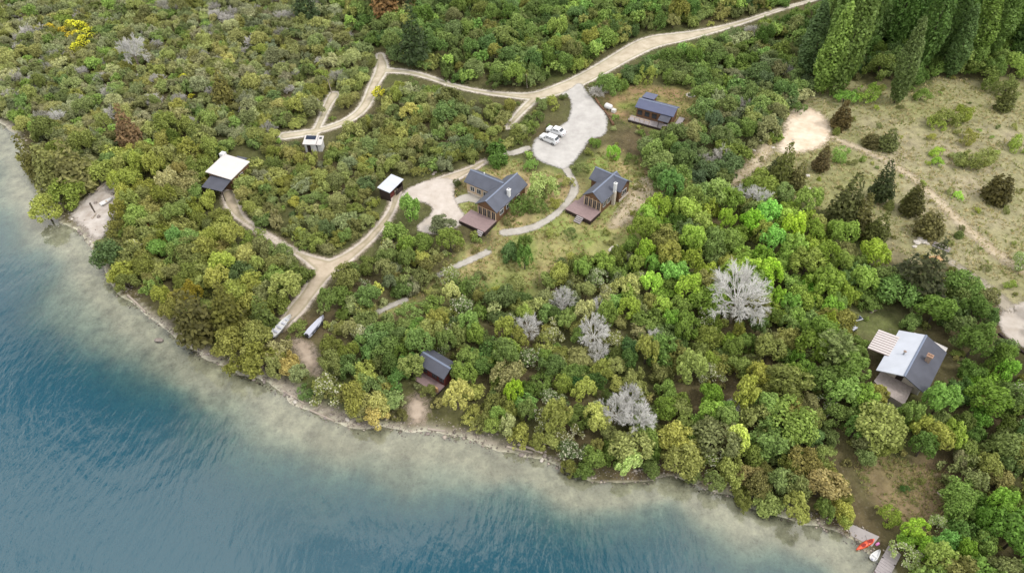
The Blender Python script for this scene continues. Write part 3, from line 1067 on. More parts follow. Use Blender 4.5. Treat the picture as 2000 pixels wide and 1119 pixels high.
# rear porch
q = [(L / 2 - .4, 1.6, 2.85), (L / 2 - .4, -Wd / 2 + .15, 2.85), (L / 2 + 1.5, -Wd / 2 + .15, 2.55), (L / 2 + 1.5, 1.6, 2.55)]
MB().slab(q, .1).build('porch_roof', M['white_roof'], h4)
for yy in (1.4, -1.0, -Wd / 2 + .4):
    MB().box((L / 2 + 1.35, yy, .95), (.12, .12, 3.2)).build('post', M['white'], h4)
MB().prism([(-L / 2 - 2.2, -1.9), (-L / 2 + 1.98, -1.9), (-L / 2 + 1.98, 3.0), (-L / 2 - .6, 3.2), (-L / 2 - 1.9, .8)], -.6, 1.2).build('terrace', M['terrace'], h4)

# --- open shed with a pale roof at the yard
z5 = lambda x, y: (720 + x / 12.43, 320 + y / 12.43)
ctr, yaw, L, Wd = rect_px(z5(240, 570), z5(510, 700), z5(850, 370), 2.6)
g0 = gz(ctr[0], ctr[1])
s5 = empty('shed', (ctr[0], ctr[1], g0), yaw)
tag(s5, 'open dark timber shed with a flat pale metal roof beside the gravel yard', 'shed')
MB().slab([(-L / 2, -Wd / 2, 2.5), (L / 2, -Wd / 2, 2.5), (L / 2, Wd / 2, 2.8), (-L / 2, Wd / 2, 2.8)], .1).build('roof', M['pale_roof'], s5)
w = MB()
w.box((0, Wd / 2 - .3, 1.1), (L - .5, .1, 2.9))
w.box((-L / 2 + .3, .1, 1.0), (.1, Wd - .7, 2.6))
w.box((L / 2 - .3, .1, 1.0), (.1, Wd - .7, 2.6))
w.build('wall', M['dark_timber'], s5)
for xx in (-L / 2 + .3, 0, L / 2 - .3):
    MB().box((xx, -Wd / 2 + .3, 1.0), (.14, .14, 2.8)).build('post', M['dark_timber'], s5)
MB().box((-.9, -.1, .5), (1.8, 1.2, 1.2)).build('workbench', M['red_timber'], s5)
MB().box((L / 4, -Wd / 2 + .3, .55), (L / 2 - .5, .08, 1.1)).build('half_wall', M['dark_timber'], s5)

# --- house with a wide pale roof hidden among trees
z6 = lambda x, y: (390 + x / 6.58, 250 + y / 6.58)
ctr, yaw, L, Wd = rect_px(z6(220, 450), z6(400, 655), z6(640, 420), 3.0)
g0 = gz(ctr[0], ctr[1])
h6 = empty('house', (ctr[0], ctr[1], g0), yaw)
tag(h6, 'house with a wide white roof and a lower grey lean-to, half hidden among trees', 'house')
MB().slab([(-L / 2, -Wd / 2, 3.0), (L / 2, -Wd / 2, 3.0), (L / 2, Wd / 2, 3.6), (-L / 2, Wd / 2, 3.6)], .14).build('roof', M['white_roof'], h6)
MB().box((0, 0, 1.1), (L - .7, Wd - .7, 3.6)).build('wall', M['timber'], h6)
MB().box((L / 2 - .1, Wd / 2 + .35, 2.2), (1.1, 1.0, 3.2)).build('water_tank_box', M['white'], h6)
q = [(-L / 2 - 3.2, -Wd / 2 + .2, 2.3), (-L / 2 + .2, -Wd / 2 + .2, 2.75), (-L / 2 + .2, Wd / 2 - .9, 2.75), (-L / 2 - 3.2, Wd / 2 - .9, 2.3)]
MB().slab(q, .1).build('lean_to_roof', M['dark_roof'], h6)
for yy in (-Wd / 2 + .4, Wd / 2 - 1.1):
    MB().box((-L / 2 - 3.0, yy, .9), (.14, .14, 2.6)).build('post', M['dark_timber'], h6)
window(h6, 0, -Wd / 2 + .33, 1.5, 0, 1.4, 1.1)
MB().slab([(L / 2 + .02, -1.2, 2.6), (L / 2 + 1.6, -1.2, 2.4), (L / 2 + 1.6, 1.2, 2.4), (L / 2 + .02, 1.2, 2.6)], .1).build('side_roof', M['dark_roof'], h6)
MB().box((L / 2 + .6, 0, .9), (1.4, 2.0, 2.6)).build('side_wall', M['dark_timber'], h6)

# --- small white hut with a solar panel
p = gp(611, 292)
h7 = empty('hut', p, math.radians(-4))
tag(h7, 'small white hut with a dark solar panel on its roof beside the dirt track', 'hut')
MB().box((0, 0, .9), (2.5, 2.2, 2.6)).build('wall', M['white'], h7)
MB().slab([(-1.5, -1.4, 2.2), (1.4, -1.4, 2.2), (1.4, 1.3, 2.75), (-1.5, 1.3, 2.75)], .1).build('roof', M['white_roof'], h7)
MB().slab([(-1.15, .05, 2.56), (1.05, .05, 2.56), (1.05, 1.15, 2.79), (-1.15, 1.15, 2.79)], .05).build('solar_panel', M['blue_dark'], h7)
MB().box((1.95, .1, .8), (.9, 1.9, 2.4)).build('side_room', M['white'], h7)
MB().slab([(1.43, -1.2, 2.05), (2.6, -1.2, 2.05), (2.6, 1.5, 2.6), (1.43, 1.5, 2.6)], .1).build('side_roof', M['white_roof'], h7)
MB().slab([(1.7, .5, 2.43), (2.3, .5, 2.43), (2.3, 1.1, 2.55), (1.7, 1.1, 2.55)], .04).build('skylight', M['glass'], h7)
wall_item(h7, 'door', M['dark_timber'], -.3, -1.12, .9, 0, .8, 1.8)

# --- red cabin half covered by trees
ctr, yaw, L, Wd = rect_px((838, 686), (816, 706), (872, 734), 2.7)
yaw = math.radians(-36)
g0 = gz(ctr[0], ctr[1])
h8 = empty('cabin', (ctr[0], ctr[1], g0), yaw)
tag(h8, 'dark red timber cabin with a grey roof in deep tree shade near the shore', 'cabin')
gable(h8, 5.8, 3.6, 2.6, .9, M['red_timber'], M['dark_roof'])
for xx in (-1.4, .6, 2.0):
    window(h8, xx, -1.8 + .37, 1.4, 0, .9, 1.0, 'dark_timber')
deck(h8, -2.6, 2.6, -3.3, -1.42, .35, 'deck', base=-.7)
MB().box((2.1, -3.0, .85), (.9, .25, 1.0)).build('bench', M['tan'], h8)


# ------------------------------------------------------------------ vehicles
def ring(x, hw, z0, z1, tuck=.85):
    return [(x, -hw * .96, z0), (x, hw * .96, z0), (x, hw, (z0 + z1) / 2), (x, hw * tuck, z1), (x, -hw * tuck, z1), (x, -hw, (z0 + z1) / 2)]


def wheels(root, xs, hw, r):
    for x in xs:
        for s in (-1, 1):
            w_ = MB().tube((x, s * (hw - .2), r), (x, s * (hw + .01), r), r, r, 14).build('wheel', M['rubber'], root)
            MB().tube((x, s * (hw - .02), r), (x, s * (hw + .025), r), r * .6, r * .6, 10).build('rim', M['metal'], w_)


def car(px, py, yaw, kind, label):
    p = gp(px, py)
    o = empty('car', (p[0], p[1], p[2] + .1), yaw)
    tag(o, label, 'car')
    hw = .92
    b = MB().loft([ring(-2.25, hw * .86, .42, .88), ring(-2.1, hw, .3, 1.0), ring(-.9, hw, .28, 1.05), ring(1.9, hw, .28, 1.08), ring(2.2, hw * .93, .36, .98)])
    b.build('body', M['car_white'], o, bevel=.04)
    if kind == 'suv':
        cab = [ring(-1.15, .80, 1.0, 1.10, .95), ring(-.55, .80, 1.0, 1.68, .88), ring(1.6, .80, 1.0, 1.70, .88), ring(2.12, .80, 1.0, 1.12, .92)]
        gl = ((-1.02, -.55), (1.68, 2.02))
        sides = ((-.45, .35), (.45, 1.1), (1.18, 1.55))
    else:
        cab = [ring(-1.2, .80, 1.0, 1.10, .95), ring(-.55, .80, 1.0, 1.58, .84), ring(.95, .80, 1.0, 1.58, .84), ring(1.6, .80, 1.0, 1.12, .92)]
        gl = ((-1.08, -.55), (1.02, 1.5))
        sides = ((-.45, .2), (.28, .9))
    MB().loft(cab).build('cabin', M['car_white'], o, bevel=.03)
    zt = cab[1][3][2]
    for k, (x0, x1) in enumerate(gl):
        za, zb = (1.14, zt - .06) if k == 0 else (zt - .06, 1.16)
        xa, xb = x0, x1
        q = [(xa - (.06 if k == 0 else -.05), -.66, za + .02), (xb - (.06 if k == 0 else -.05), -.62, zb + .02), (xb - (.06 if k == 0 else -.05), .62, zb + .02), (xa - (.06 if k == 0 else -.05), .66, za + .02)]
        MB().slab(q, .03).build('windscreen' if k == 0 else 'rear_window', M['glass'], o)
    for s in (-1, 1):
        for x0, x1 in sides:
            MB().add([(x0, s * .815, 1.16), (x1, s * .815, 1.16), (x1, s * .755, zt - .1), (x0, s * .755, zt - .1),
                      (x0, s * .74, 1.16), (x1, s * .74, 1.16), (x1, s * .70, zt - .1), (x0, s * .70, zt - .1)],
                     [(0, 1, 2, 3), (7, 6, 5, 4), (0, 4, 5, 1), (1, 5, 6, 2), (2, 6, 7, 3), (3, 7, 4, 0)]).build('side_window', M['glass'], o)
        MB().box((-2.19, s * .62, .78), (.12, .36, .16)).build('headlight', M['metal'], o)
        MB().box((2.19, s * .66, .84), (.08, .2, .22)).build('tail_light', M['red_dark'], o)
        MB().box((-.7, s * 1.0, 1.12), (.16, .2, .14)).build('mirror', M['black'], o)
    wheels(o, (-1.42, 1.42), hw, .34)
    return o


car(1073, 277, math.radians(-37), 'suv', 'white estate car with three side windows, the lower of two in the parking area')
car(1086, 262, math.radians(-33), 'sedan', 'white pickup-like car with its bonnet to the hedge, parked above the estate car')


# ------------------------------------------------------------------ boats
def boat(name, px, py, yaw, L, Wd, H_, m, label, cat='boat', lift=.15, deckm=None, z=None):
    p = gp(px, py)
    o = empty(name, (p[0], p[1], (p[2] if z is None else z) + lift), yaw)
    tag(o, label, cat)
    secs = []
    n = 9
    for k in range(n):
        t = k / (n - 1)
        w_ = Wd / 2 * (math.sin(math.pi * min(.5 + t * .5, 1)) ** .6 if t < 1 else 0.02)
        w_ = max(w_, .03) * (.82 + .18 * min(t * 4, 1))
        zs = H_ * (1 + .35 * t * t)
        x = -L / 2 + L * t
        zk = .02 + .5 * H_ * max(t - .6, 0)
        secs.append([(x, -w_, zs), (x, -w_ * .8, zs * .45), (x, 0, zk), (x, w_ * .8, zs * .45), (x, w_, zs), (x, w_ * .82, zs - .02), (x, w_ * .55, zs * .42), (x, -w_ * .55, zs * .42), (x, -w_ * .82, zs - .02)])
    MB().loft(secs).build('hull', M[m], o, smooth=False)
    return o


b1 = boat('boat', 552, 641, math.radians(64), 5.0, 1.7, .75, 'white', 'white open boat with cross seats standing at the end of the dirt track')
for xx in (-1.5, -.5, .5, 1.4):
    MB().box((xx, 0, .62), (.3, 1.25 if xx < 1 else .95, .06)).build('seat', M['boat_grey'], b1)
MB().box((-2.45, 0, .75), (.25, .35, .7)).build('outboard_motor', M['black'], b1)
tr = MB()
tr.box((.3, -.4, -.05), (5.6, .08, .1)).box((.3, .4, -.05), (5.6, .08, .1)).box((-.8, 0, -.05), (.1, 1.6, .1))
tr.build('trailer_frame', M['metal'], b1)
b2 = boat('boat', 618, 642, math.radians(66), 4.8, 1.6, .7, 'boat_grey', 'grey white boat with a dark side, between shrubs above the shore')
MB().prism([(-2.3, -.35), (-2.3, .62), (1.4, .55), (2.1, .05), (1.2, -.3)], .5, .74).build('cover', M['boat_grey'], b2)
MB().box((-2.4, .1, .55), (.3, .5, .7)).build('outboard_motor', M['black'], b2)
MB().box((-.2, -.62, .6), (3.2, .2, .3)).build('side_locker', M['black'], b2)
# kayak: closed deck with a cockpit
p0, p1 = at(1671, 1074, .25), at(1716, 1047, .35)
ky = empty('kayak', ((p0[0] + p1[0]) / 2, (p0[1] + p1[1]) / 2, .12), math.atan2(p1[1] - p0[1], p1[0] - p0[0]))
ky.rotation_euler[1] = math.radians(-2)
tag(ky, 'orange red kayak pulled half out of the water by the jetty', 'kayak')
secs = []
for k in range(13):
    t = k / 12
    w_ = .03 + .36 * math.sin(math.pi * t) ** .75
    zr = .16 + .14 * abs(2 * t - 1) ** 2
    x = -2.0 + 4.0 * t
    secs.append([(x, -w_, zr), (x, -w_ * .7, zr * .45), (x, 0, .3 * abs(2 * t - 1) ** 3), (x, w_ * .7, zr * .45), (x, w_, zr), (x, w_ * .55, zr + .1), (x, 0, zr + .14), (x, -w_ * .55, zr + .1)])
MB().loft(secs).build('hull', M['orange'], ky, smooth=True)
for xx in (-.7, .6):
    ck = MB().prism([(xx + .42 * math.cos(a * math.pi / 6), .22 * math.sin(a * math.pi / 6)) for a in range(12)], .24, .33).build('cockpit', M['red_dark'], ky)
MB().tube((-.3, -.9, .34), (.5, .9, .36), .02, .02, 6).build('paddle', M['black'], ky)
# dinghy
dg = boat('dinghy', 1709, 1085, math.radians(40), 1.9, .95, .4, 'white', 'small white dinghy between the kayak and the grey jetty', 'dinghy', lift=.0, z=.05)
MB().box((-.2, 0, .29), (.24, .62, .05)).build('seat', M['white'], dg)
MB().box((-.95, 0, .36), (.14, .26, .42)).build('outboard_motor', M['boat_grey'], dg)
# jetty of planks
jp = at(1736, 1095, .5)
ja = math.radians(48)
je = empty('jetty', (jp[0], jp[1], 0), ja)
tag(je, 'grey plank jetty at the stony landing beside the dinghy', 'jetty')
for k in range(14):
    MB().box((-2.9 + k * .43, 0, .52 + R.uniform(-.008, .008)), (.40, 1.75, .07)).build('plank', M['grey_deck'], je)
for s in (-1, 1):
    MB().box((-.1, s * .7, .41), (6.2, .12, .14)).build('beam', M['dark_timber'], je)
    for xx in (-2.7, -.1, 2.5):
        MB().tube((xx, s * .78, -1.2), (xx, s * .78, .62), .09, .09, 8).build('post', M['dark_timber'], je)
# concrete slip
sl = MB().slab([(*at(1650, 1022)[:2], .55), (*at(1662, 1046)[:2], .12), (*at(1702, 1068)[:2], .16), (*at(1714, 1052)[:2], .7)], .8).build('boat_ramp', M['concrete'])
tag(sl, 'worn grey concrete ramp running along the water beside the kayak', 'ramp')
p = gp(1713, 1063)
bg = empty('beach_bag', (p[0], p[1], max(p[2], .1)), .4)
tag(bg, 'pink bag with a handle left on the shore beside the kayak', 'bag')
MB().box((0, 0, .2), (.5, .3, .4), 0, .85).build('bag_body', M['pink'], bg, bevel=.04)
MB().tube((-.15, 0, .4), (0, 0, .62), .02, .02, 6).tube((0, 0, .62), (.15, 0, .4), .02, .02, 6).build('handle', M['pink'], bg)


# ------------------------------------------------------------------ stones, logs, small things
def rock_mesh(name, seed, m, flat=.65):
    rs = np.random.RandomState(seed)
    nt, nl = 7, 5
    vs, fs = [], []
    k = rs.uniform(.75, 1.2, (nl, nt))
    for j in range(nl):
        ph = -math.pi / 2 + math.pi * (j + .35) / (nl - .3)
        for i in range(nt):
            th = 2 * math.pi * i / nt
            r = k[j, i]
            vs.append((r * math.cos(ph) * math.cos(th), r * math.cos(ph) * math.sin(th) * .8, r * math.sin(ph) * flat))
    for j in range(nl - 1):
        for i in range(nt):
            fs.append((j * nt + i, j * nt + (i + 1) % nt, (j + 1) * nt + (i + 1) % nt, (j + 1) * nt + i))
    fs.append(tuple(range(nt - 1, -1, -1)))
    fs.append(tuple((nl - 1) * nt + i for i in range(nt)))
    me = bpy.data.meshes.new(name)
    me.from_pydata(vs, [], fs)
    me.materials.append(m)
    return me


ROCKS = [rock_mesh('rock', 50 + i, M['rock']) for i in range(4)] + [rock_mesh('rock', 60 + i, M['pale_rock']) for i in range(3)]


def rock(px, py, s, label, group=None, pale=False, name='rock', flat=1.0, rnd=R):
    p = gp(px, py)
    o = link(bpy.data.objects.new(name, rnd.choice(ROCKS[4:] if pale else ROCKS[:4])))
    o.location = (p[0], p[1], p[2] + s * .22 * flat)
    o.scale = (s, s * rnd.uniform(.8, 1.1), s * flat)
    o.rotation_euler = (0, 0, rnd.uniform(0, 6.28))
    return tag(o, label, 'rock', group)


for i in range(46):
    k = R.randrange(2, len(SHORE_PX) - 14)
    t = R.random()
    a, b = SHORE_PX[k], SHORE_PX[k + 1]
    rock(a[0] + (b[0] - a[0]) * t + R.gauss(3, 5), a[1] + (b[1] - a[1]) * t - R.gauss(2, 6), R.uniform(.2, .5),
         'weathered grey stone lying on the waterline of the lake shore', 'stones on the lake shore', R.random() < .45)
p = at(310, 664)
o = link(bpy.data.objects.new('rock', ROCKS[1]))
o.location, o.scale = (p[0], p[1], -.1), (.9, .6, .6)
tag(o, 'single dark boulder standing in shallow water off the shore', 'rock')
rock(1200, 488, 1.5, 'broad flat pale boulder on the grass below the cabin', pale=True, flat=.3)
for px, py, s in ((1790, 474, .9), (1800, 470, 1.0), (1786, 482, .5), (1810, 476, .5)):
    rock(px, py, s, 'white stone heaped beside the dark pine at the field edge', 'white stones by the pine', True, flat=.6)
for i in range(26):
    rock(R.uniform(1335, 1400), R.uniform(300, 330), R.uniform(.3, .7), 'pale rubble stone scattered in the rocky gap of the scrub', 'rubble stones in the scrub', R.random() < .7, flat=.6)
for i in range(14):
    rock(R.uniform(1470, 1590), R.uniform(255, 300) + (0 if i < 6 else 85), R.uniform(.3, .7), 'pale stone half sunk in soil near the sand clearing', 'stones near the sand clearing', True, flat=.5)
for i in range(12):
    rock(R.uniform(840, 866), R.uniform(320, 342), R.uniform(.25, .55), 'loose grey stone tipped beside the track to the yard', 'stones by the yard track', False, flat=.7)
# pebbles and cobbles of the shore, too many to count
i_ = NR.randint(3, len(shore) - 6, 3000)
t_ = NR.rand(3000)
sa = np.array(shore)
bx_, by_ = sa[i_, 0] * (1 - t_) + sa[i_ + 1, 0] * t_, sa[i_, 1] * (1 - t_) + sa[i_ + 1, 1] * t_
bx_, by_ = bx_ + NR.randn(3000) * 1.0 + .3, by_ + NR.randn(3000) * 1.0 + .3
keep_ = (grid_sample(sdw, bx_, by_) > -1.3) & (grid_sample(sdw, bx_, by_) < 2.2)
bx_, by_ = bx_[keep_], by_[keep_]
bs_ = NR.gamma(2.0, .04, len(bx_)) + .04
bz_ = grid_sample(GZ, bx_, by_) + bs_ * .15
oc = np.array([(1, 0, 0), (0, 1, 0), (-1, 0, 0), (0, -1, 0), (0, 0, .6), (0, 0, -.6)], float)
of = np.array([(0, 1, 4), (1, 2, 4), (2, 3, 4), (3, 0, 4), (1, 0, 5), (2, 1, 5), (3, 2, 5), (0, 3, 5)])
ang = NR.uniform(0, 6.28, len(bx_))
ov = oc[None] * NR.uniform(.7, 1.3, (len(bx_), 6, 1)) * bs_[:, None, None]
ox_ = ov[..., 0] * np.cos(ang)[:, None] - ov[..., 1] * np.sin(ang)[:, None]
oy_ = ov[..., 0] * np.sin(ang)[:, None] + ov[..., 1] * np.cos(ang)[:, None]
PV = np.stack([ox_ + bx_[:, None], oy_ + by_[:, None], ov[..., 2] + bz_[:, None]], -1).reshape(-1, 3)
PF = (of[None] + 6 * np.arange(len(bx_))[:, None, None]).reshape(-1, 3)
pc = np.array(srgb(156, 146, 134))[None] * NR.uniform(.3, 1.15, (len(bx_), 1))
me = np_mesh('pebbles', PV, PF, {'col': np.repeat(pc, 6, axis=0)})
me.materials.append(attr_mat('pebble_stone', 'col', .85))
tag(link(bpy.data.objects.new('pebbles', me)), 'grey pebbles and cobbles strewn along the waterline', 'pebbles', kind='stuff')
# fire ring
p = gp(1349, 187)
fr = empty('fire_ring', p)
tag(fr, 'ring of white stones round a fire pit on the lawn behind the timber cabin', 'fire pit')
for k in range(11):
    a = 2 * math.pi * k / 11
    o = link(bpy.data.objects.new('stone', ROCKS[4 + k % 3]), fr)
    o.location, o.scale, o.rotation_euler = (math.cos(a) * .95, math.sin(a) * .95, .1), (.26, .26, .24), (0, 0, a * 3)
MB().prism([(.7 * math.cos(a * math.pi / 6), .7 * math.sin(a * math.pi / 6)) for a in range(12)], -.1, .09).build('ash_bed', M['black'], fr)


def log(px0, py0, px1, py1, r, label, group=None, h=.0, m='driftwood'):
    a, b = gp(px0, py0), gp(px1, py1)
    z0, z1 = a[2] + r * .6 + h, b[2] + r * .6 + h
    o = MB()
    mid = ((a[0] + b[0]) / 2 + R.uniform(-.1, .1), (a[1] + b[1]) / 2 + R.uniform(-.1, .1), (z0 + z1) / 2)
    o.tube((a[0], a[1], z0), mid, r, r * .9, 8).tube(mid, (b[0], b[1], z1), r * .9, r * .65, 8)
    q = o.build('driftwood_log', M[m])
    return tag(q, label, 'log', group)


dl = 'bleached driftwood log lying along the lake edge'
for a in ((553, 764, 594, 788), (606, 801, 652, 822), (836, 838, 870, 842), (990, 872, 1040, 884), (470, 716, 505, 730), (250, 577, 285, 610), (1012, 868, 1060, 885), (340, 642, 368, 662)):
    log(*a, .2, dl, 'driftwood logs along the shore')
log(186, 375, 216, 352, .28, 'long pale log at the upper edge of the small beach, under the conifers')
log(173, 381, 184, 375, .2, 'short pale log below the long log at the small beach')
log(176, 398, 186, 416, .18, 'dark weathered log lying across the middle of the small beach', m='bark')
log(180, 428, 188, 418, .2, 'short pale log beside the dark log on the small beach')
log(1700, 612, 1712, 606, .2, 'pale fallen trunk on bare ground above the striped pergola')
log(1830, 961, 1846, 974, .12, 'thin pale pole lying at the edge of the brown clearing')
for px, py in ((187, 397), (215, 371), (220, 380), (193, 424)):
    rock(px, py, .5, 'dark stone on the pale sand of the small beach', 'dark stones on the small beach')
bt = boat('rowing_boat', 210, 397, math.radians(50), 2.6, 1.2, .5, 'white', 'small white boat drawn up on the pale sand of the small beach', lift=.08)
MB().box((0, 0, .36), (.26, .85, .05)).build('seat', M['pale_timber'], bt)


def crate_pile(name, px, py, yaw, label, cat, items):
    p = gp(px, py)
    o = empty(name, p, yaw)
    tag(o, label, cat)
    for nm, mm, c_, s_, yw in items:
        MB().box(c_, s_, yw).build(nm, M[mm], o, bevel=.02)
    return o


crate_pile('plank_pile', 1838, 484, math.radians(-42), 'stack of weathered grey planks at the field edge by the white stones', 'plank pile',
           [('plank', 'grey_deck', (0, -.45 + .3 * k, .12 + .16 * (k % 2)), (3.0, .26, .14), R.uniform(-.05, .05)) for k in range(4)]
           + [('plank', 'driftwood', (.1, -.2 + .3 * k, .46), (2.6, .22, .1), R.uniform(-.15, .1)) for k in range(2)])
crate_pile('plank_pile', 1828, 506, math.radians(5), 'low pile of tan boards on earth below the grey planks', 'plank pile',
           [('board', 'tan', (0, -.5 + .35 * k, .09), (2.2, .32, .14), R.uniform(-.08, .08)) for k in range(4)])
crate_pile('garden_table', 1672, 628, math.radians(20), 'garden table with a dark cover among pots beside the large house', 'table',
           [('table_top', 'boat_grey', (0, 0, .74), (1.7, .9, .06), 0), ('cover', 'blue_dark', (.2, .05, .82), (1.0, .7, .09), 0)]
           + [('leg', 'metal', (sx * .75, sy * .36, .35), (.07, .07, .72), 0) for sx in (-1, 1) for sy in (-1, 1)])
crate_pile('storage_box', 1664, 646, math.radians(35), 'dark storage box with a pale lid beside the large house', 'box',
           [('box_body', 'black', (0, 0, .35), (1.2, .8, .75), 0), ('lid', 'boat_grey', (0, 0, .76), (1.26, .86, .07), 0)])
# white tank with a pallet
p = gp(1189, 214)
tk = empty('water_tank', p, math.radians(-40))
tag(tk, 'white water tank lying on a wooden cradle beside the parking area', 'tank')
MB().tube((-.85, 0, .75), (.55, 0, .75), .62, .62, 14).tube((-1.1, 0, .75), (-.85, 0, .75), .35, .62, 14).tube((.55, 0, .75), (.8, 0, .75), .62, .35, 14).build('tank', M['white'], tk, smooth=False)
MB().box((-.5, 0, .1), (.15, 1.1, .3)).box((.35, 0, .1), (.15, 1.1, .3)).build('cradle', M['pale_timber'], tk)
MB().box((1.5, -.2, .35), (.9, .9, .7)).build('crate', M['tarp'], tk)
# timber edging of the parking area
for k, ((ax_, ay_), (bx_, by_)) in enumerate((((1163, 194), (1170, 206)), ((1170, 206), (1180, 217)), ((1181, 218), (1190, 230)), ((1190, 231), (1198, 246)))):
    a, b = gp(ax_, ay_), gp(bx_, by_)
    o = MB()
    dx, dy = b[0] - a[0], b[1] - a[1]
    o.box(((a[0] + b[0]) / 2, (a[1] + b[1]) / 2, (a[2] + b[2]) / 2 + .18), (math.hypot(dx, dy) - .05, .45, .5), math.atan2(dy, dx))
    tag(o.build('timber_edging', M['timber']), 'brown timber edging beam along the right side of the parking area', 'edging', 'edging of the parking area')
for k, ((ax_, ay_), (bx_, by_)) in enumerate((((1950, 652), (1968, 667)), ((1968, 667), (1988, 682)), ((1988, 682), (2008, 697)))):
    a, b = gp(ax_, ay_), gp(bx_, by_)
    o = MB()
    dx, dy = b[0] - a[0], b[1] - a[1]
    o.box(((a[0] + b[0]) / 2, (a[1] + b[1]) / 2, (a[2] + b[2]) / 2 + .12), (math.hypot(dx, dy) - .05, .35, .4), math.atan2(dy, dx))
    tag(o.build('timber_edging', M['dark_timber']), 'dark beam edging the gravel yard beyond the large house', 'edging', 'edging of the gravel yard')
# orange chair under the shore trees, white pots
p = gp(291, 447)
ch = empty('garden_chair', p, .6)
tag(ch, 'orange garden chair standing under the olive trees by the shore', 'chair')
MB().box((0, 0, .42), (.5, .5, .06)).build('seat', M['orange'], ch)
MB().box((0, .25, .75), (.5, .06, .6)).build('backrest', M['orange'], ch)
for sx in (-1, 1):
    for sy in (-1, 1):
        MB().box((sx * .21, sy * .21, .2), (.05, .05, .42)).build('leg', M['orange'], ch)
for px, py, s, lab in ((403, 399, .8, 'white plastic drum standing by the house with the lean-to'), (515, 242, .7, 'white drum in the scrub beside the upper dirt track'),
                       (643, 577, .4, 'small white drum among shrubs near the two boats'), (1682, 118, 1.0, 'large white drum in shade below the poplars')):
    p = gp(px, py)
    o = empty('drum', p)
    tag(o, lab, 'drum')
    MB().tube((0, 0, -.05), (0, 0, s * 1.3), s * .55, s * .55, 12).build('drum_body', M['white'], o)
    MB().tube((0, 0, s * 1.3), (0, 0, s * 1.36), s * .5, s * .45, 12).build('lid', M['cream'], o)
# power pole stubs / bare posts by the track
for px, py, lab in ((1030, 172, 'bleached bare post leaning beside the upper gravel road'), (648, 182, 'grey bare post at the end of the short dirt spur')):
    p = gp(px, py)
    o = empty('post', p)
    tag(o, lab, 'post')
    MB().tube((0, 0, -.3), (-.35, .1, 3.6), .13, .07, 7).build('shaft', M['driftwood'], o)
    MB().tube((-.2, .05, 2.2), (.45, .1, 3.0), .06, .03, 6).build('branch_stub', M['driftwood'], o)
# ------------------------------------------------------------------ foliage prototypes (unit crown radius 1, leaves spread through the volume)
def unit(v):
    return v / np.maximum(np.linalg.norm(v, axis=-1, keepdims=True), 1e-9)


def leaf_quads(P, N, S, rs, asp=1.5):
    """a small rhombic leaf at every point, facing N with size S"""
    n = len(P)
    T = unit(np.cross(N, unit(rs.randn(n, 3))))
    B = np.cross(N, T)
    S = S[:, None]
    V = np.stack([P - T * S * asp * .5, P - B * S * .5 + N * S * .12, P + T * S * asp * .5, P + B * S * .5 + N * S * .12], 1).reshape(-1, 3)
    return V, np.arange(4 * n).reshape(-1, 4)


def lobes_crown(rs, lobes, per, size, jitter=.55, shell=(.72, 1.06)):
    """lobes: (centre, radius xyz); leaves near each lobe's surface, facing out"""
    Ps, Ns, Ss = [], [], []
    ctr = np.mean([l_[0] for l_ in lobes], axis=0)
    for cpos, rad in lobes:
        cpos, rad = np.array(cpos), np.array(rad)
        m = max(int(per * (rad.prod() ** (1 / 3) / .36) ** 2), 12)
        d = unit(rs.randn(m * 2, 3))
        out = unit((cpos - ctr + np.array([0, 0, .35]))[None])[0]
        keep = (d @ out) > -.25
        d = d[keep][:m]
        r = rs.uniform(shell[0], shell[1], (len(d), 1))
        Ps.append(cpos + d * rad * r)
        Ns.append(unit(d + rs.randn(len(d), 3) * jitter + np.array([0, 0, .25])))
        Ss.append(size * rs.uniform(.7, 1.35, len(d)))
    return np.concatenate(Ps), np.concatenate(Ns), np.concatenate(Ss)


def proto_broad(seed, nl=20, per=190, size=.085, zs=.85, spread=.66, lr=(.2, .42)):
    rs = np.random.RandomState(seed)
    lobes = [((0, 0, .2), (.5, .5, .42))]
    sx, sy, tilt = rs.uniform(.8, 1.25), rs.uniform(.8, 1.25), rs.uniform(-.25, .25, 2)
    big = rs.uniform(0, 6.28)
    for i in range(nl):
        a = 2.399 * i + rs.uniform(-.7, .7)
        h = -.45 + 1.35 * (i + .5) / nl + rs.uniform(-.22, .22)
        rr = math.sqrt(max(1 - min(abs(h), .95) ** 2, .08)) * spread * rs.uniform(.55, 1.35)
        rr *= 1 + .22 * math.cos(a - big)
        r = rs.uniform(*lr) * (1.15 if i % 4 == 0 else .9)
        x, y = rr * math.cos(a) * sx, rr * math.sin(a) * sy
        lobes.append(((x, y, h * .75 * zs + x * tilt[0] + y * tilt[1]), (r * rs.uniform(.8, 1.2), r * rs.uniform(.8, 1.2), r * rs.uniform(.65, 1.2))))
    P, N, S = lobes_crown(rs, lobes, per, size, .75, (.55, 1.12))
    return leaf_quads(P, N, S, rs)


def proto_feather(seed, nl=26, per=170, size=.078):
    rs = np.random.RandomState(seed)
    lobes = []
    for i in range(nl):
        a = 2.399 * i + rs.uniform(-.5, .5)
        rr = .78 * math.sqrt((i + .5) / nl) * rs.uniform(.8, 1.1)
        h = .75 * (1 - rr * rr) + rs.uniform(-.35, .15)
        r = rs.uniform(.13, .27)
        lobes.append(((rr * math.cos(a), rr * math.sin(a), h - .1), (r, r, r * rs.uniform(1.5, 2.2))))
    P, N, S = lobes_crown(rs, lobes, per, size, .6)
    return leaf_quads(P, N, S, rs, 1.9)


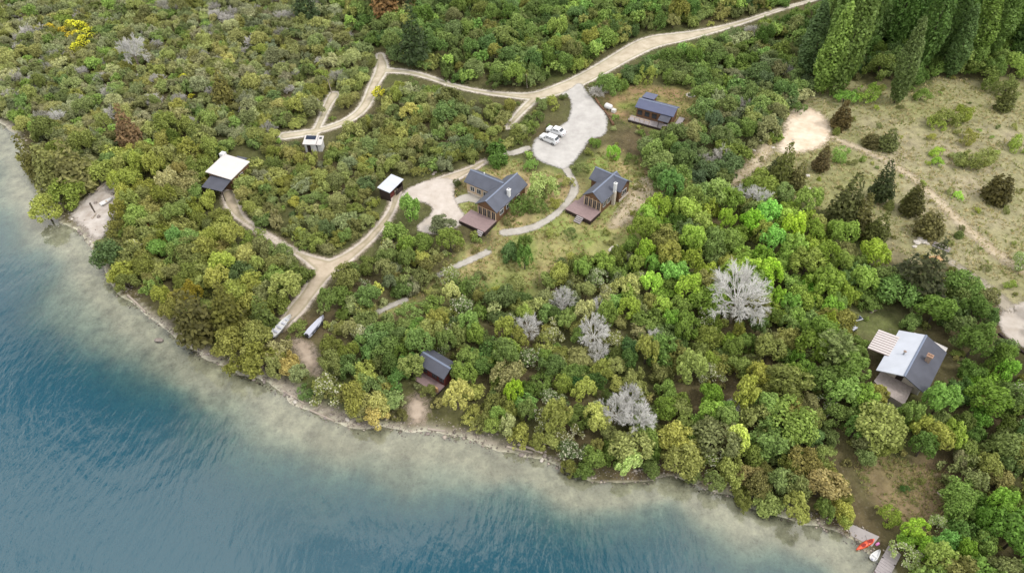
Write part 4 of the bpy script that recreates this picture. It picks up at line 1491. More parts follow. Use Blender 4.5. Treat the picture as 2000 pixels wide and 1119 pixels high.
def proto_cone(seed, H_=2.6, rows=11, size=.12, wob=.18, top=.05, per=26):
    """conical conifer: drooping sprays in tiers, base radius 1, height H_"""
    rs = np.random.RandomState(seed)
    P, N, S = [], [], []
    for k in range(rows):
        t = k / (rows - 1)
        r = (1 - t) ** .8 * (1 - top) + top
        r *= 1 if t > .12 else .8
        nb = max(int(13 * r), 4)
        for b in range(nb):
            a = 2 * math.pi * (b + rs.uniform(-.4, .4)) / nb + k
            rl = r * rs.uniform(1 - wob, 1 + wob)
            m = max(int(per * rl), 7)
            s = rs.uniform(.25, 1.0, m) ** .7
            droop = .16 * s * s
            w = .10 + .16 * rl * (1 - s * .6)
            off = rs.randn(m) * w
            x = rl * s * math.cos(a) - off * math.sin(a)
            y = rl * s * math.sin(a) + off * math.cos(a)
            z = H_ * t - droop * rl + rs.randn(m) * .05 + .15
            P.append(np.c_[x, y, z])
            N.append(unit(np.c_[np.full(m, math.cos(a) * .6), np.full(m, math.sin(a) * .6), np.full(m, .8)] + rs.randn(m, 3) * .45))
            S.append(size * rs.uniform(.7, 1.3, m) * (.6 + .4 * rl))
    P, N, S = np.concatenate(P), np.concatenate(N), np.concatenate(S)
    return leaf_quads(P, N, S, rs, 1.8)


def proto_column(seed, H_=7.0, n=46, per=70, size=.13):
    """poplar: many steep plumes round a tall axis, radius 1"""
    rs = np.random.RandomState(seed)
    lobes = []
    for i in range(n):
        t = (i + .5) / n
        a = 2.399 * i
        prof = min(1, .45 + t * 2.2) * (1 - max(t - .45, 0) / .58) ** .75
        rr = .62 * prof * rs.uniform(.7, 1.15)
        r = (.20 + .18 * prof) * rs.uniform(.8, 1.2)
        lobes.append(((rr * math.cos(a), rr * math.sin(a), H_ * t), (r, r, r * rs.uniform(2.0, 3.2))))
    P, N, S = lobes_crown(rs, lobes, per, size, .6)
    return leaf_quads(P, N, S, rs, 1.5)


def proto_radial(seed):
    """araucaria-like: whorls of long ropes of foliage seen as spokes"""
    rs = np.random.RandomState(seed)
    P, N, S = [], [], []
    for k in range(5):
        z0 = .3 + k * .42
        for b in range(7):
            a = 2 * math.pi * b / 7 + k * .45 + rs.uniform(-.2, .2)
            L_ = (1.05 - k * .14) * rs.uniform(.85, 1.1)
            m = 70
            s = rs.uniform(.12, 1, m)
            up = .25 * s * s - .12 * np.sin(s * 3.1)
            w = .035 + .03 * s
            x, y = L_ * s * math.cos(a) + rs.randn(m) * w, L_ * s * math.sin(a) + rs.randn(m) * w
            P.append(np.c_[x, y, z0 + up + rs.randn(m) * .04])
            N.append(unit(rs.randn(m, 3) * .6 + np.array([0, 0, .8])))
            S.append(.085 * rs.uniform(.7, 1.3, m))
    P, N, S = np.concatenate(P), np.concatenate(N), np.concatenate(S)
    return leaf_quads(P, N, S, rs, 2.0)


def proto_dead(seed, depth=4, up=.55, nb=13, thick=.018, twig=.0038):
    """bare grey tree: branching limbs made of thin three-sided sticks, radius about 1"""
    rs = np.random.RandomState(seed)
    segs = []

    def grow(p, d, L_, r, lev):
        q = p + d * L_
        segs.append((p, q, r, r * .62))
        if lev == 0:
            return
        k = rs.randint(3, 6) if lev > 1 else rs.randint(5, 9)
        for i in range(k):
            t = rs.uniform(.35, 1.0)
            nd = unit(d + rs.randn(3) * .36 + np.array([0, 0, .04]))
            grow(p + d * L_ * t, nd, L_ * rs.uniform(.5, .78), max(r * .55, twig), lev - 1)
    for i in range(nb):
        a = 2 * math.pi * i / nb + rs.uniform(-.4, .4)
        t = rs.uniform(.25, .9)
        d = unit(np.array([math.cos(a) * (1 - t * up), math.sin(a) * (1 - t * up), t]))
        grow(np.array([0, 0, -.15]), d, rs.uniform(.45, .62), thick, depth)
    V, F_ = [], []
    for p, q, r0, r1 in segs:
        d = unit((q - p)[None])[0]
        a = unit(np.cross(d, [.3, .2, .9])[None])[0]
        b = np.cross(d, a)
        base = len(V)
        for pt, r in ((p, r0), (q, r1)):
            for k in range(3):
                t = 2.094 * k
                V.append(pt + r * (math.cos(t) * a + math.sin(t) * b))
        for k in range(3):
            F_.append((base + k, base + (k + 1) % 3, base + 3 + (k + 1) % 3, base + 3 + k))
    return np.array(V), np.array(F_)


def proto_twiggy(seed, nb=8, depth=3, spread=.45, leaves=5, size=.075, fade=0.0):
    """irregular open crown: grey limbs with leaves gathered round the twig ends"""
    rs = np.random.RandomState(seed)
    segs, ends = [], []

    def grow(p, d, L_, r, lev):
        q = p + d * L_
        segs.append((p, q, r, r * .6))
        if lev <= 1:
            ends.append((p + d * L_ * .55, d))
            ends.append((q, d))
        if lev == 0:
            return
        for i in range(rs.randint(3, 6)):
            nd = unit(d + rs.randn(3) * .5 + np.array([0, 0, .12]))
            grow(p + d * L_ * rs.uniform(.4, 1.0), nd, L_ * rs.uniform(.5, .8), max(r * .5, .006), lev - 1)
    for i in range(nb):
        a = 2 * math.pi * i / nb + rs.uniform(-.6, .6)
        t = rs.uniform(.15, 1.0)
        d = unit(np.array([math.cos(a) * (1 - t * spread), math.sin(a) * (1 - t * spread), t * .9]))
        grow(np.array([0, 0, -.3]), d, rs.uniform(.34, .62), .024, depth)
    E_ = np.array([e[0] for e in ends])
    n_ = len(E_) * leaves
    keep = np.repeat(rs.rand(len(E_)) > fade, leaves)
    P = (np.repeat(E_, leaves, 0) + rs.randn(n_, 3) * .062)[keep]
    ctr = P.mean(0) - np.array([0, 0, .3])
    N = unit(unit(P - ctr) + rs.randn(len(P), 3) * .7 + np.array([0, 0, .3]))
    V, F_ = leaf_quads(P, N, size * rs.uniform(.65, 1.35, len(P)), rs, 1.7)
    tv, tf = [], []
    for p, q, r0, r1 in segs:
        d = unit((q - p)[None])[0]
        a = unit(np.cross(d, [.3, .2, .9])[None])[0]
        b = np.cross(d, a)
        o = len(tv)
        for pt, r in ((p, r0), (q, r1)):
            for k in range(3):
                tv.append(pt + r * (math.cos(2.094 * k) * a + math.sin(2.094 * k) * b))
        for k in range(3):
            tf.append((o + k, o + (k + 1) % 3, o + 3 + (k + 1) % 3, o + 3 + k))
    return np.concatenate([V, np.array(tv)]), np.concatenate([F_, np.array(tf) + len(V)]), len(F_)


def trunk_proto(seed, H_=1.0, r=.07, limbs=5, m='bark'):
    """tapered trunk of height 1 with limbs that rise into the crown"""
    rs = np.random.RandomState(seed)
    o = MB()
    pts = [(0, 0, -.12), (rs.uniform(-.03, .03), rs.uniform(-.03, .03), .45 * H_), (rs.uniform(-.06, .06), rs.uniform(-.06, .06), H_)]
    o.tube(pts[0], pts[1], r * 1.2, r * .85, 7).tube(pts[1], pts[2], r * .85, r * .4, 7)
    for k in range(limbs):
        a = 2 * math.pi * k / limbs + rs.uniform(-.4, .4)
        z = rs.uniform(.4, .8) * H_
        L_ = rs.uniform(.35, .6)
        o.tube((0, 0, z), (L_ * math.cos(a), L_ * math.sin(a), z + rs.uniform(.2, .45)), r * .5, r * .2, 5)
    me = bpy.data.meshes.new('trunk')
    me.from_pydata(o.v, [], o.f)
    me.materials.append(M[m])
    return me


def leaf_mesh(name, VF, m):
    me = np_mesh(name, VF[0], VF[1])
    me.materials.append(M[m])
    if len(VF) > 2:
        me.materials.append(M['pale_bark'])
        mi = np.zeros(len(VF[1]), np.int32)
        mi[VF[2]:] = 1
        me.polygons.foreach_set('material_index', mi)
    return me


PROTO_RAW = {'broad': [proto_broad(s) for s in range(100, 109)],
             'fine': [proto_broad(s, 24, 150, .075, .75, .74, (.14, .34)) for s in range(110, 117)],
             'feather': [proto_feather(s) for s in range(120, 125)],
             'cypress': [proto_cone(s, 2.5, 13, .15, .2, .10, 22) for s in range(130, 134)],
             'round_cypress': [proto_cone(s, 1.7, 10, .15, .15, .35, 22) for s in range(135, 138)],
             'fir': [proto_cone(s, 3.6, 14, .15, .3, .04, 22) for s in range(140, 143)],
             'poplar': [proto_column(s) for s in range(150, 153)],
             'araucaria': [proto_radial(160)],
             'twiggy': [proto_twiggy(s, 9 + s % 3, 3, .45, 6, .075, .05) for s in range(220, 227)],
             'wispy': [proto_twiggy(s, 9, 3, .35, 3, .07, .4) for s in range(230, 234)],
             'dead': [proto_dead(s) for s in range(170, 174)],
             'dead_fine': [proto_dead(s, 3, .45, 22, .014, .0055) for s in range(175, 178)],
             'gorse': [proto_broad(s, 14, 110, .1, .6, .68, (.2, .34)) for s in range(180, 183)]}
MATS = {'dead': 'twig', 'dead_fine': 'twig', 'gorse': 'leaf_gorse'}
PROTO = {k: [leaf_mesh('crown', v, MATS.get(k, 'leaf')) for v in L_] for k, L_ in PROTO_RAW.items()}
PROTO['blossom'] = [leaf_mesh('crown', v, 'leaf_blossom') for v in PROTO_RAW['fine'][:3]]
TRUNKS = [trunk_proto(s) for s in range(5)]
TRUNK_CON = [trunk_proto(s, 1.0, .05, 0) for s in range(10, 12)]
TRUNK_PALE = [trunk_proto(s, 1.0, .07, 4, 'pale_bark') for s in range(20, 22)]

LAND = [((970, 370), 'the two-winged cabin'), ((1185, 365), 'the white-chimney cabin'), ((1282, 207), 'the blue-roofed cabin'), ((1780, 700), 'the large house'),
        ((766, 364), 'the open shed'), ((455, 315), 'the white-roofed house'), ((611, 285), 'the small white hut'), ((855, 715), 'the red cabin'),
        ((1070, 270), 'the parked cars'), ((585, 638), 'the two boats'), ((1700, 1060), 'the kayak landing'), ((205, 395), 'the small beach'),
        ((1575, 250), 'the sand clearing'), ((1240, 95), 'the gravel road bend'), ((735, 150), 'the dirt track fork'), ((150, 70), 'the yellow gorse'),
        ((1440, 580), 'the big bare tree'), ((1980, 630), 'the far gravel yard'), ((1225, 815), 'the twin bare trees'), ((400, 120), 'the grey scrub'),
        ((860, 535), 'the stone path'), ((1320, 865), 'the yellow tree'), ((1760, 950), 'the brown clearing'), ((1690, 120), 'the large white drum'), ((1349, 187), 'the fire ring'), ((1189, 214), 'the white tank'), ((1835, 490), 'the plank stacks'), ((1630, 700), 'the araucaria'), ((805, 100), 'the dark fir'), ((1200, 488), 'the flat boulder'), ((291, 447), 'the orange chair'), ((1365, 315), 'the rubble stones'), ((1900, 90), 'the poplar row'), ((1870, 382), 'the lone lime bush'), ((235, 245), 'the rusty cypress'), ((1775, 1080), 'the white blossom shrub'),
        ((620, 520), 'the track junction'), ((1880, 400), 'the dry field'), ((1000, 60), 'the upper woods'), ((1000, 850), 'the driftwood shore'), ((340, 600), 'the western shore')]
LPOS = [(gp(*p)[:2], t) for p, t in LAND]


def place_word(x, y):
    s = sorted(LPOS, key=lambda q: (q[0][0] - x) ** 2 + (q[0][1] - y) ** 2)
    a, b = s[0], s[1]
    return a[1], math.hypot(a[0][0] - x, a[0][1] - y), b[1]


def tone(cl):
    """everyday word for an sRGB colour"""
    r, g, b = cl
    if r > 150 and g > 130 and b < 70:
        return 'yellow'
    if r > g + 12:
        return 'rusty brown' if b < 60 else 'brownish'
    if g > r + 28 and g > 128:
        return 'bright green'
    if min(r, g, b) > 95 or (b > 78 and g < 150):
        return 'grey green'
    if r > g - 6 and g > 100:
        return 'yellow olive'
    if g < 100:
        return 'dark green' if g > r + 8 else 'dark olive'
    return 'mid green' if g > r + 14 else 'olive green'


SPEC = {  # kind: (object name, category, noun for the label, crown centre height in radii, trunk height in radii)
    'broad': ('broadleaf_tree', 'tree', 'round clumpy tree', .95), 'fine': ('bush', 'bush', 'low rounded bush', .52),
    'feather': ('feathery_tree', 'tree', 'feathery tree', 1.15), 'cypress': ('cypress_tree', 'conifer', 'cone-shaped cypress', .15),
    'round_cypress': ('juniper_bush', 'conifer', 'dense rounded juniper', .05), 'fir': ('fir_tree', 'conifer', 'tall layered fir', .4),
    'poplar': ('poplar_tree', 'poplar', 'tall columnar poplar', .7), 'araucaria': ('araucaria_tree', 'conifer', 'spoke-branched araucaria', .6),
    'dead': ('bare_tree', 'bare tree', 'bare silver grey tree', .95), 'dead_fine': ('bare_shrub', 'bare shrub', 'leafless pale grey shrub', .35),
    'twiggy': ('scrub_tree', 'scrub tree', 'open scrub tree', .55), 'wispy': ('wispy_shrub', 'shrub', 'wispy half-bare shrub', .45),
    'gorse': ('gorse_bush', 'gorse', 'yellow flowering gorse bush', .8), 'blossom': ('blossom_shrub', 'shrub', 'cream blossoming shrub', .6)}
TREES = []          # x, y, r placed so far
NTREE = {}
TONE_NAME = {'broad': {'o': 'olive_tree', 'g': 'broadleaf_tree'}, 'twiggy': {'o': 'olive_scrub_tree', 'g': 'scrub_tree', 's': 'grey_scrub_tree'}, 'fine': {'o': 'olive_bush', 'g': 'green_bush', 's': 'grey_bush'}}


def tone_class(kind, cl):
    if kind not in TONE_NAME:
        return ''
    if kind in ('fine', 'twiggy') and cl[2] > 76:
        return 's'
    return 'o' if cl[0] > cl[1] - 9 else 'g'

LIFT = 1.72          # leaf albedo scale


def tree(kind, x, y, r, cl, parts=True, zscale=1.0, extra=''):
    nm, cat, noun, hc = SPEC[kind]
    tcl = tone_class(kind, cl)
    nm = TONE_NAME[kind][tcl] if tcl else nm
    z = gz(x, y)
    root = empty(nm, (x, y, max(z, -.6)), R.uniform(0, 6.28))
    k = R.uniform(.84, 1.14)
    h_ = R.uniform(-5, 4) if kind not in ('dead', 'dead_fine', 'gorse') else 0
    if kind in ('dead', 'dead_fine'):
        k = R.uniform(.9, .98)
    g_ = sum(cl) / 3
    ds = .9 if kind == 'feather' else .78
    cl0, cl = cl, tuple(v * ds + g_ * (1 - ds) for v in cl)
    lin = srgb(min(max(cl[0] * k + h_, 0), 255), min(cl[1] * k, 255), min(cl[2] * k * (R.uniform(.78, 1.04) if kind not in ('dead', 'dead_fine') else 1), 255))
    o = link(bpy.data.objects.new('crown', R.choice(PROTO[kind])), root)
    o.location = (0, 0, hc * r * zscale)
    wv = .28 if kind in ('broad', 'fine', 'feather', 'twiggy', 'wispy') else .08
    o.scale = (r * R.uniform(1 - wv, 1 + wv), r * R.uniform(1 - wv, 1 + wv), r * zscale * R.uniform(.85, 1.2))
    o.rotation_euler = (R.uniform(-.08, .08), R.uniform(-.08, .08), R.uniform(0, 6.28))
    o.color = (*[min(v * LIFT, 1) for v in lin], 1)
    if parts:
        con = kind in ('cypress', 'round_cypress', 'fir', 'poplar', 'araucaria')
        t = link(bpy.data.objects.new('trunk', R.choice(TRUNK_CON if con else TRUNK_PALE if kind.startswith('dead') else TRUNKS)), root)
        th = r * {'cypress': 1.9, 'round_cypress': 1.0, 'fir': 3.4, 'poplar': 6.2, 'araucaria': 2.4}.get(kind, hc + .1) * zscale
        t.scale = (r * .8, r * .8, th)
    pw, dist, pw2 = place_word(x, y)
    size = 'tiny' if r < 1.0 else 'small' if r < 1.8 else 'medium' if r < 2.6 else 'big' if r < 3.6 else 'very big'
    rel = 'beside ' + pw if dist < 7 else 'between %s and %s' % (pw, pw2)
    tn = '' if kind in ('dead', 'dead_fine', 'gorse') else tone(cl0)
    lab = ' '.join(w_ for w_ in (size, tn, noun, rel) if w_)
    tag(root, lab, cat, '%s %s' % ((noun + 'es' if noun[-1] in 'hs' else noun + 's'), rel))
    TREES.append((x, y, r, kind))
    NTREE[kind + tcl] = NTREE.get(kind + tcl, 0) + 1
    return root


def tree_px(kind, px, py, rpx, cl, zscale=1.0):
    """tree whose crown centre shows at the pixel with the given radius in pixels"""
    hc = SPEC[kind][3] * zscale
    x, y, z = gp(px, py)
    r = 2
    for _ in range(4):
        r = rpx / px_scale(x, y, z)
        x, y, z = gp(px, py, hc * r if kind not in ('cypress', 'fir', 'poplar', 'round_cypress') else hc * r)
    return tree(kind, x, y, r, cl, True, zscale)


def cone_px(kind, bx, by, rpx, h_m, cl):
    """upright conifer or poplar by the pixel of its foot, its radius in pixels and its height in metres"""
    x, y, z = gp(bx, by)
    r = rpx / px_scale(x, y, z)
    full = {'cypress': 2.7, 'round_cypress': 1.85, 'fir': 4.0, 'poplar': 7.6, 'araucaria': 2.6}[kind]
    return tree(kind, x, y, r, cl, True, h_m / (full * r))


# ---- trees that can be told apart in the photograph
OL, YO, MG, DG, BG = (120, 124, 66), (132, 136, 66), (104, 124, 60), (82, 98, 52), (128, 152, 60)
GG, PG, YL, DO = (124, 130, 86), (134, 152, 84), (150, 152, 62), (88, 86, 40)
for a in ((118, 372, 36, 11, (104, 102, 50)), (160, 372, 40, 12, (98, 94, 50)), (90, 352, 28, 9, (104, 100, 44)), (262, 292, 28, 10, (110, 90, 54)), (440, 205, 24, 9, (112, 104, 54)),
          (1640, 248, 22, 6.5, (80, 72, 36)), (1518, 362, 26, 9, (84, 84, 40)), (1598, 332, 18, 6, (92, 82, 42)), (1548, 368, 22, 6, (88, 90, 44)),
          (1714, 392, 25, 9, (62, 72, 34)), (1640, 440, 36, 11, (76, 78, 40)), (1668, 452, 32, 9, (84, 86, 42)), (1700, 474, 28, 7, (90, 94, 44)),
          (1776, 418, 24, 6.5, (82, 86, 42)), (400, 658, 46, 11, (88, 84, 38)), (455, 645, 40, 10, (84, 86, 38)), (520, 640, 26, 7, (80, 92, 40)), (1956, 215, 20, 6, (92, 92, 44)), (1730, 290, 22, 5.5, (96, 98, 52))):
    cone_px('cypress', *a)
for a in ((1808, 458, 29, 5.4, (84, 80, 36)), (1940, 390, 29, 5.2, (76, 74, 38)), (1700, 285, 20, 3, (92, 92, 48)), (1770, 412, 18, 4.5, (80, 90, 42)), (1510, 350, 22, 5, (84, 88, 42))):
    cone_px('round_cypress', *a)
for a in ((812, 128, 30, 14, (52, 64, 36)), (602, 48, 26, 12, (58, 72, 40)), (758, 44, 30, 13, (104, 78, 46)), (785, 30, 26, 13, (92, 80, 46)), (1778, 590, 46, 13, (70, 76, 42)), (1752, 560, 30, 9, (76, 84, 46)), (725, 30, 24, 11, (84, 84, 44))):
    cone_px('fir', *a)
for bx, by, rp, hh, cl in ((1598, 182, 27, 23, (96, 124, 58)), (1628, 186, 28, 26, (92, 120, 56)), (1610, 160, 26, 27, (88, 116, 54)), (1576, 150, 26, 20, (100, 122, 62)), (1655, 130, 28, 29, (86, 114, 52)),
                           (1746, 202, 23, 18, (100, 126, 58)), (1790, 140, 25, 23, (84, 112, 50)), (1818, 126, 25, 24, (80, 108, 48)), (1852, 150, 22, 16, (98, 124, 58)), (1892, 124, 25, 21, (98, 124, 56)), (1918, 116, 25, 22, (94, 120, 54)),
                           (1735, 98, 27, 25, (80, 108, 48)), (1765, 92, 26, 26, (76, 104, 46)), (1700, 92, 26, 28, (88, 114, 54)), (1955, 92, 26, 24, (100, 126, 58)), (1985, 100, 26, 22, (98, 124, 56)), (2018, 110, 26, 24, (94, 120, 52)), (1850, 72, 27, 28, (84, 112, 50)), (1630, 72, 27, 26, (88, 114, 52)), (1900, 64, 26, 26, (84, 110, 50))):
    cone_px('poplar', bx, by, rp, hh, cl)
cone_px('araucaria', 1612, 726, 48, 8, (100, 120, 74))
tree_px('broad', 1320, 860, 42, (176, 170, 66))
for a in ((88, 408, 32, (146, 160, 84)), (345, 352, 40, (136, 138, 84)), (285, 312, 44, YO), (320, 290, 36, YO), (240, 365, 40, (132, 138, 62)), (300, 385, 48, (122, 128, 58)), (350, 400, 42, OL), (250, 410, 36, OL),
          (390, 445, 40, (104, 116, 56)), (450, 480, 42, YO), (330, 480, 44, MG), (215, 500, 34, (88, 108, 58)), (500, 500, 40, YO), (550, 510, 38, OL), (300, 530, 40, OL), (420, 530, 48, YO), (560, 560, 34, OL), (330, 590, 40, YO), (370, 560, 44, (120, 122, 44)),
          (880, 212, 46, (98, 114, 58)), (972, 302, 30, (92, 124, 50)), (800, 408, 32, (96, 124, 58)), (862, 440, 28, GG), (1015, 492, 46, (88, 114, 56)), (1275, 302, 28, PG), (1185, 166, 25, BG), (1200, 298, 15, (118, 156, 54)),
          (550, 705, 44, (134, 128, 76)), (720, 800, 48, (146, 140, 86)), (660, 690, 46, (106, 112, 52)), (740, 680, 46, MG), (780, 720, 44, (86, 112, 48)), (800, 650, 40, MG), (900, 640, 44, MG), (940, 700, 46, (84, 114, 46)), (1020, 770, 42, (104, 140, 48)),
          (1140, 740, 44, (78, 104, 42)), (905, 735, 30, (96, 118, 56)), (818, 672, 36, (92, 112, 56)), (872, 668, 32, (100, 120, 58)), (804, 716, 32, (104, 118, 60)), (900, 728, 32, (96, 116, 56)), (836, 762, 20, (108, 118, 62)), (915, 700, 28, (100, 122, 56)), (1220, 690, 40, (84, 106, 46)), (1080, 700, 40, MG), (990, 680, 32, (112, 138, 52)), (1160, 895, 34, (108, 130, 60)), (1228, 905, 34, (136, 148, 94)), (1580, 935, 62, (124, 126, 74)), (1540, 900, 44, (110, 122, 60)),
          (1480, 930, 44, OL), (1640, 990, 36, (130, 138, 58)), (1660, 820, 50, (100, 122, 52)), (1600, 840, 46, MG), (1880, 622, 60, (84, 112, 50)), (1905, 745, 48, (98, 132, 52)), (1822, 836, 50, (120, 128, 66)), (1900, 830, 44, (82, 108, 44)), (1960, 700, 34, (102, 134, 54)),
          (1890, 985, 60, (98, 130, 52)), (1950, 1010, 54, (92, 124, 48)), (1790, 1050, 44, (118, 150, 46)), (1860, 1080, 50, (104, 136, 50)), (1950, 920, 48, (112, 116, 70)), (1740, 1010, 22, BG), (1980, 850, 46, (84, 108, 46)), (1890, 900, 40, (118, 116, 74)),
          (1700, 880, 42, (118, 124, 66)), (1430, 700, 44, MG), (1500, 740, 46, (116, 122, 58)), (1400, 790, 46, (102, 126, 48)), (1310, 780, 42, (96, 120, 46)), (1370, 700, 38, OL), (1560, 720, 44, (104, 130, 50)), (1560, 800, 44, OL), (1450, 972, 28, OL), (1500, 986, 32, (112, 122, 62)), (1556, 992, 34, OL), (1608, 998, 28, MG), (1395, 942, 26, (116, 128, 62)), (1272, 918, 22, MG), (1110, 912, 24, OL), (1140, 922, 22, MG), (1352, 922, 22, (112, 128, 60)), (1650, 1012, 20, (128, 136, 60))):
    rp = a[2] * (.86 if 560 < a[0] < 1260 else .95)
    kd = lambda: R.choice(('broad', 'twiggy', 'feather')) if rp > 24 and a[3][0] < 140 else 'broad'
    if rp > 34:          # wide crowns are several stems grown together
        t0 = R.uniform(0, 6.28)
        for q in range(3):
            t = t0 + 2.094 * q + R.uniform(-.3, .3)
            tree_px(kd(), a[0] + math.cos(t) * rp * .48, a[1] + math.sin(t) * rp * .42, rp * R.uniform(.52, .7), tuple(v + R.uniform(-7, 7) for v in a[3]))
    else:
        tree_px(kd(), a[0], a[1], rp, a[3])
for a in ((1310, 440, 44), (1365, 420, 46), (1420, 450, 48), (1480, 420, 42), (1535, 470, 52), (1590, 500, 48), (1470, 510, 44), (1570, 560, 46), (1645, 535, 46), (1325, 515, 46), (1290, 565, 44), (1680, 570, 46), (1375, 545, 36), (1310, 610, 40), (1540, 610, 42), (1500, 580, 36), (1610, 620, 40), (1220, 590, 38), (1260, 510, 36), (1440, 660, 34)):
    t0 = R.uniform(0, 6.28)
    for q in range(3):
        tree_px(R.choice(('feather', 'feather', 'twiggy')), a[0] + math.cos(t0 + 2.094 * q) * a[2] * .5, a[1] + math.sin(t0 + 2.094 * q) * a[2] * .42, a[2] * R.uniform(.52, .68), (R.randint(112, 138), R.randint(140, 158), R.randint(52, 68)))
for a in ((1310, 362, 30, (98, 130, 60)), (1350, 470, 34, BG), (1440, 862, 32, (146, 160, 84)), (1688, 778, 34, (116, 140, 60)), (1160, 100, 0, 0))[:4]:
    tree_px('feather', *a)
for a in ((1165, 545, 26, PG), (1005, 640, 22, PG), (868, 682, 16, PG), (258, 487, 24, (164, 168, 104)), (1832, 1022, 22, PG), (1775, 1085, 28, PG), (1250, 545, 20, PG), (1160, 800, 22, PG), (1992, 512, 22, PG), (880, 540, 24, PG), (760, 480, 20, (150, 150, 70)), (818, 630, 16, PG)):
    tree_px('blossom', *a)
for a in ((1440, 585, 58), (1160, 655, 30), (1204, 808, 36), (1244, 824, 36), (262, 105, 30), (1280, 665, 22), (1100, 590, 22), (1030, 642, 26), (1430, 800, 18), (1170, 690, 20), (1480, 390, 24), (1230, 780, 26), (112, 232, 16), (1450, 385, 22), (1170, 600, 18)):
    tree_px('dead', a[0], a[1], a[2] * 1.15, (168, 166, 160))
for a in ((125, 62, 11), (140, 50, 13), (156, 54, 14), (168, 68, 14), (160, 84, 13), (147, 98, 12), (134, 72, 11), (172, 56, 10), (97, 53, 9), (360, 152, 9), (736, 182, 12), (372, 188, 6), (150, 68, 12)):
    tree_px('gorse', a[0], a[1], a[2] * 1.25, (226, 198, 40))
for a in ((1850, 232, 26, (124, 136, 54)), (1885, 225, 22, (118, 132, 52)), (1825, 240, 18, (130, 146, 60)), (1828, 298, 13, (136, 164, 56)), (1830, 316, 13, (128, 158, 54)), (1870, 382, 12, (136, 168, 56)), (1905, 315, 26, (110, 114, 52)), (1875, 310, 16, (140, 152, 84)),
          (1985, 282, 20, (120, 144, 54)), (1895, 272, 20, (108, 110, 60)), (1640, 305, 20, (110, 138, 64)), (1560, 212, 18, MG), (1980, 130, 30, (112, 130, 56)), (1930, 150, 30, (116, 132, 58)), (1965, 175, 26, (100, 110, 52)), (1700, 185, 26, (112, 142, 56)), (1800, 188, 18, (112, 140, 56)),
          (1650, 190, 20, (110, 146, 50)), (1880, 1, 10, MG), (1855, 475, 8, OL), (580, 642, 20, (116, 134, 56)), (1165, 280, 14, (104, 136, 56)), (1110, 355, 12, OL), (893, 358, 8, DG), (1035, 325, 18, (104, 130, 56)), (1045, 400, 24, (112, 132, 68)), (1018, 405, 22, (92, 116, 56)),
          (1764, 955, 10, (72, 112, 44)), (1800, 940, 9, OL), (600, 770, 16, (92, 112, 54)), (785, 810, 18, (104, 108, 60)), (1100, 190, 8, DG), (1060, 205, 14, MG), (1078, 200, 16, OL), (1050, 230, 20, MG), (1030, 250, 20, MG), (1010, 265, 20, OL), (925, 560, 26, MG), (1010, 555, 24, YO), (1135, 330, 14, (120, 138, 66)), (1060, 365, 36, (132, 150, 90)), (476, 350, 17, OL), (494, 336, 16, OL), (462, 362, 14, MG), (500, 318, 14, YO)):
    tree_px('fine', *a)

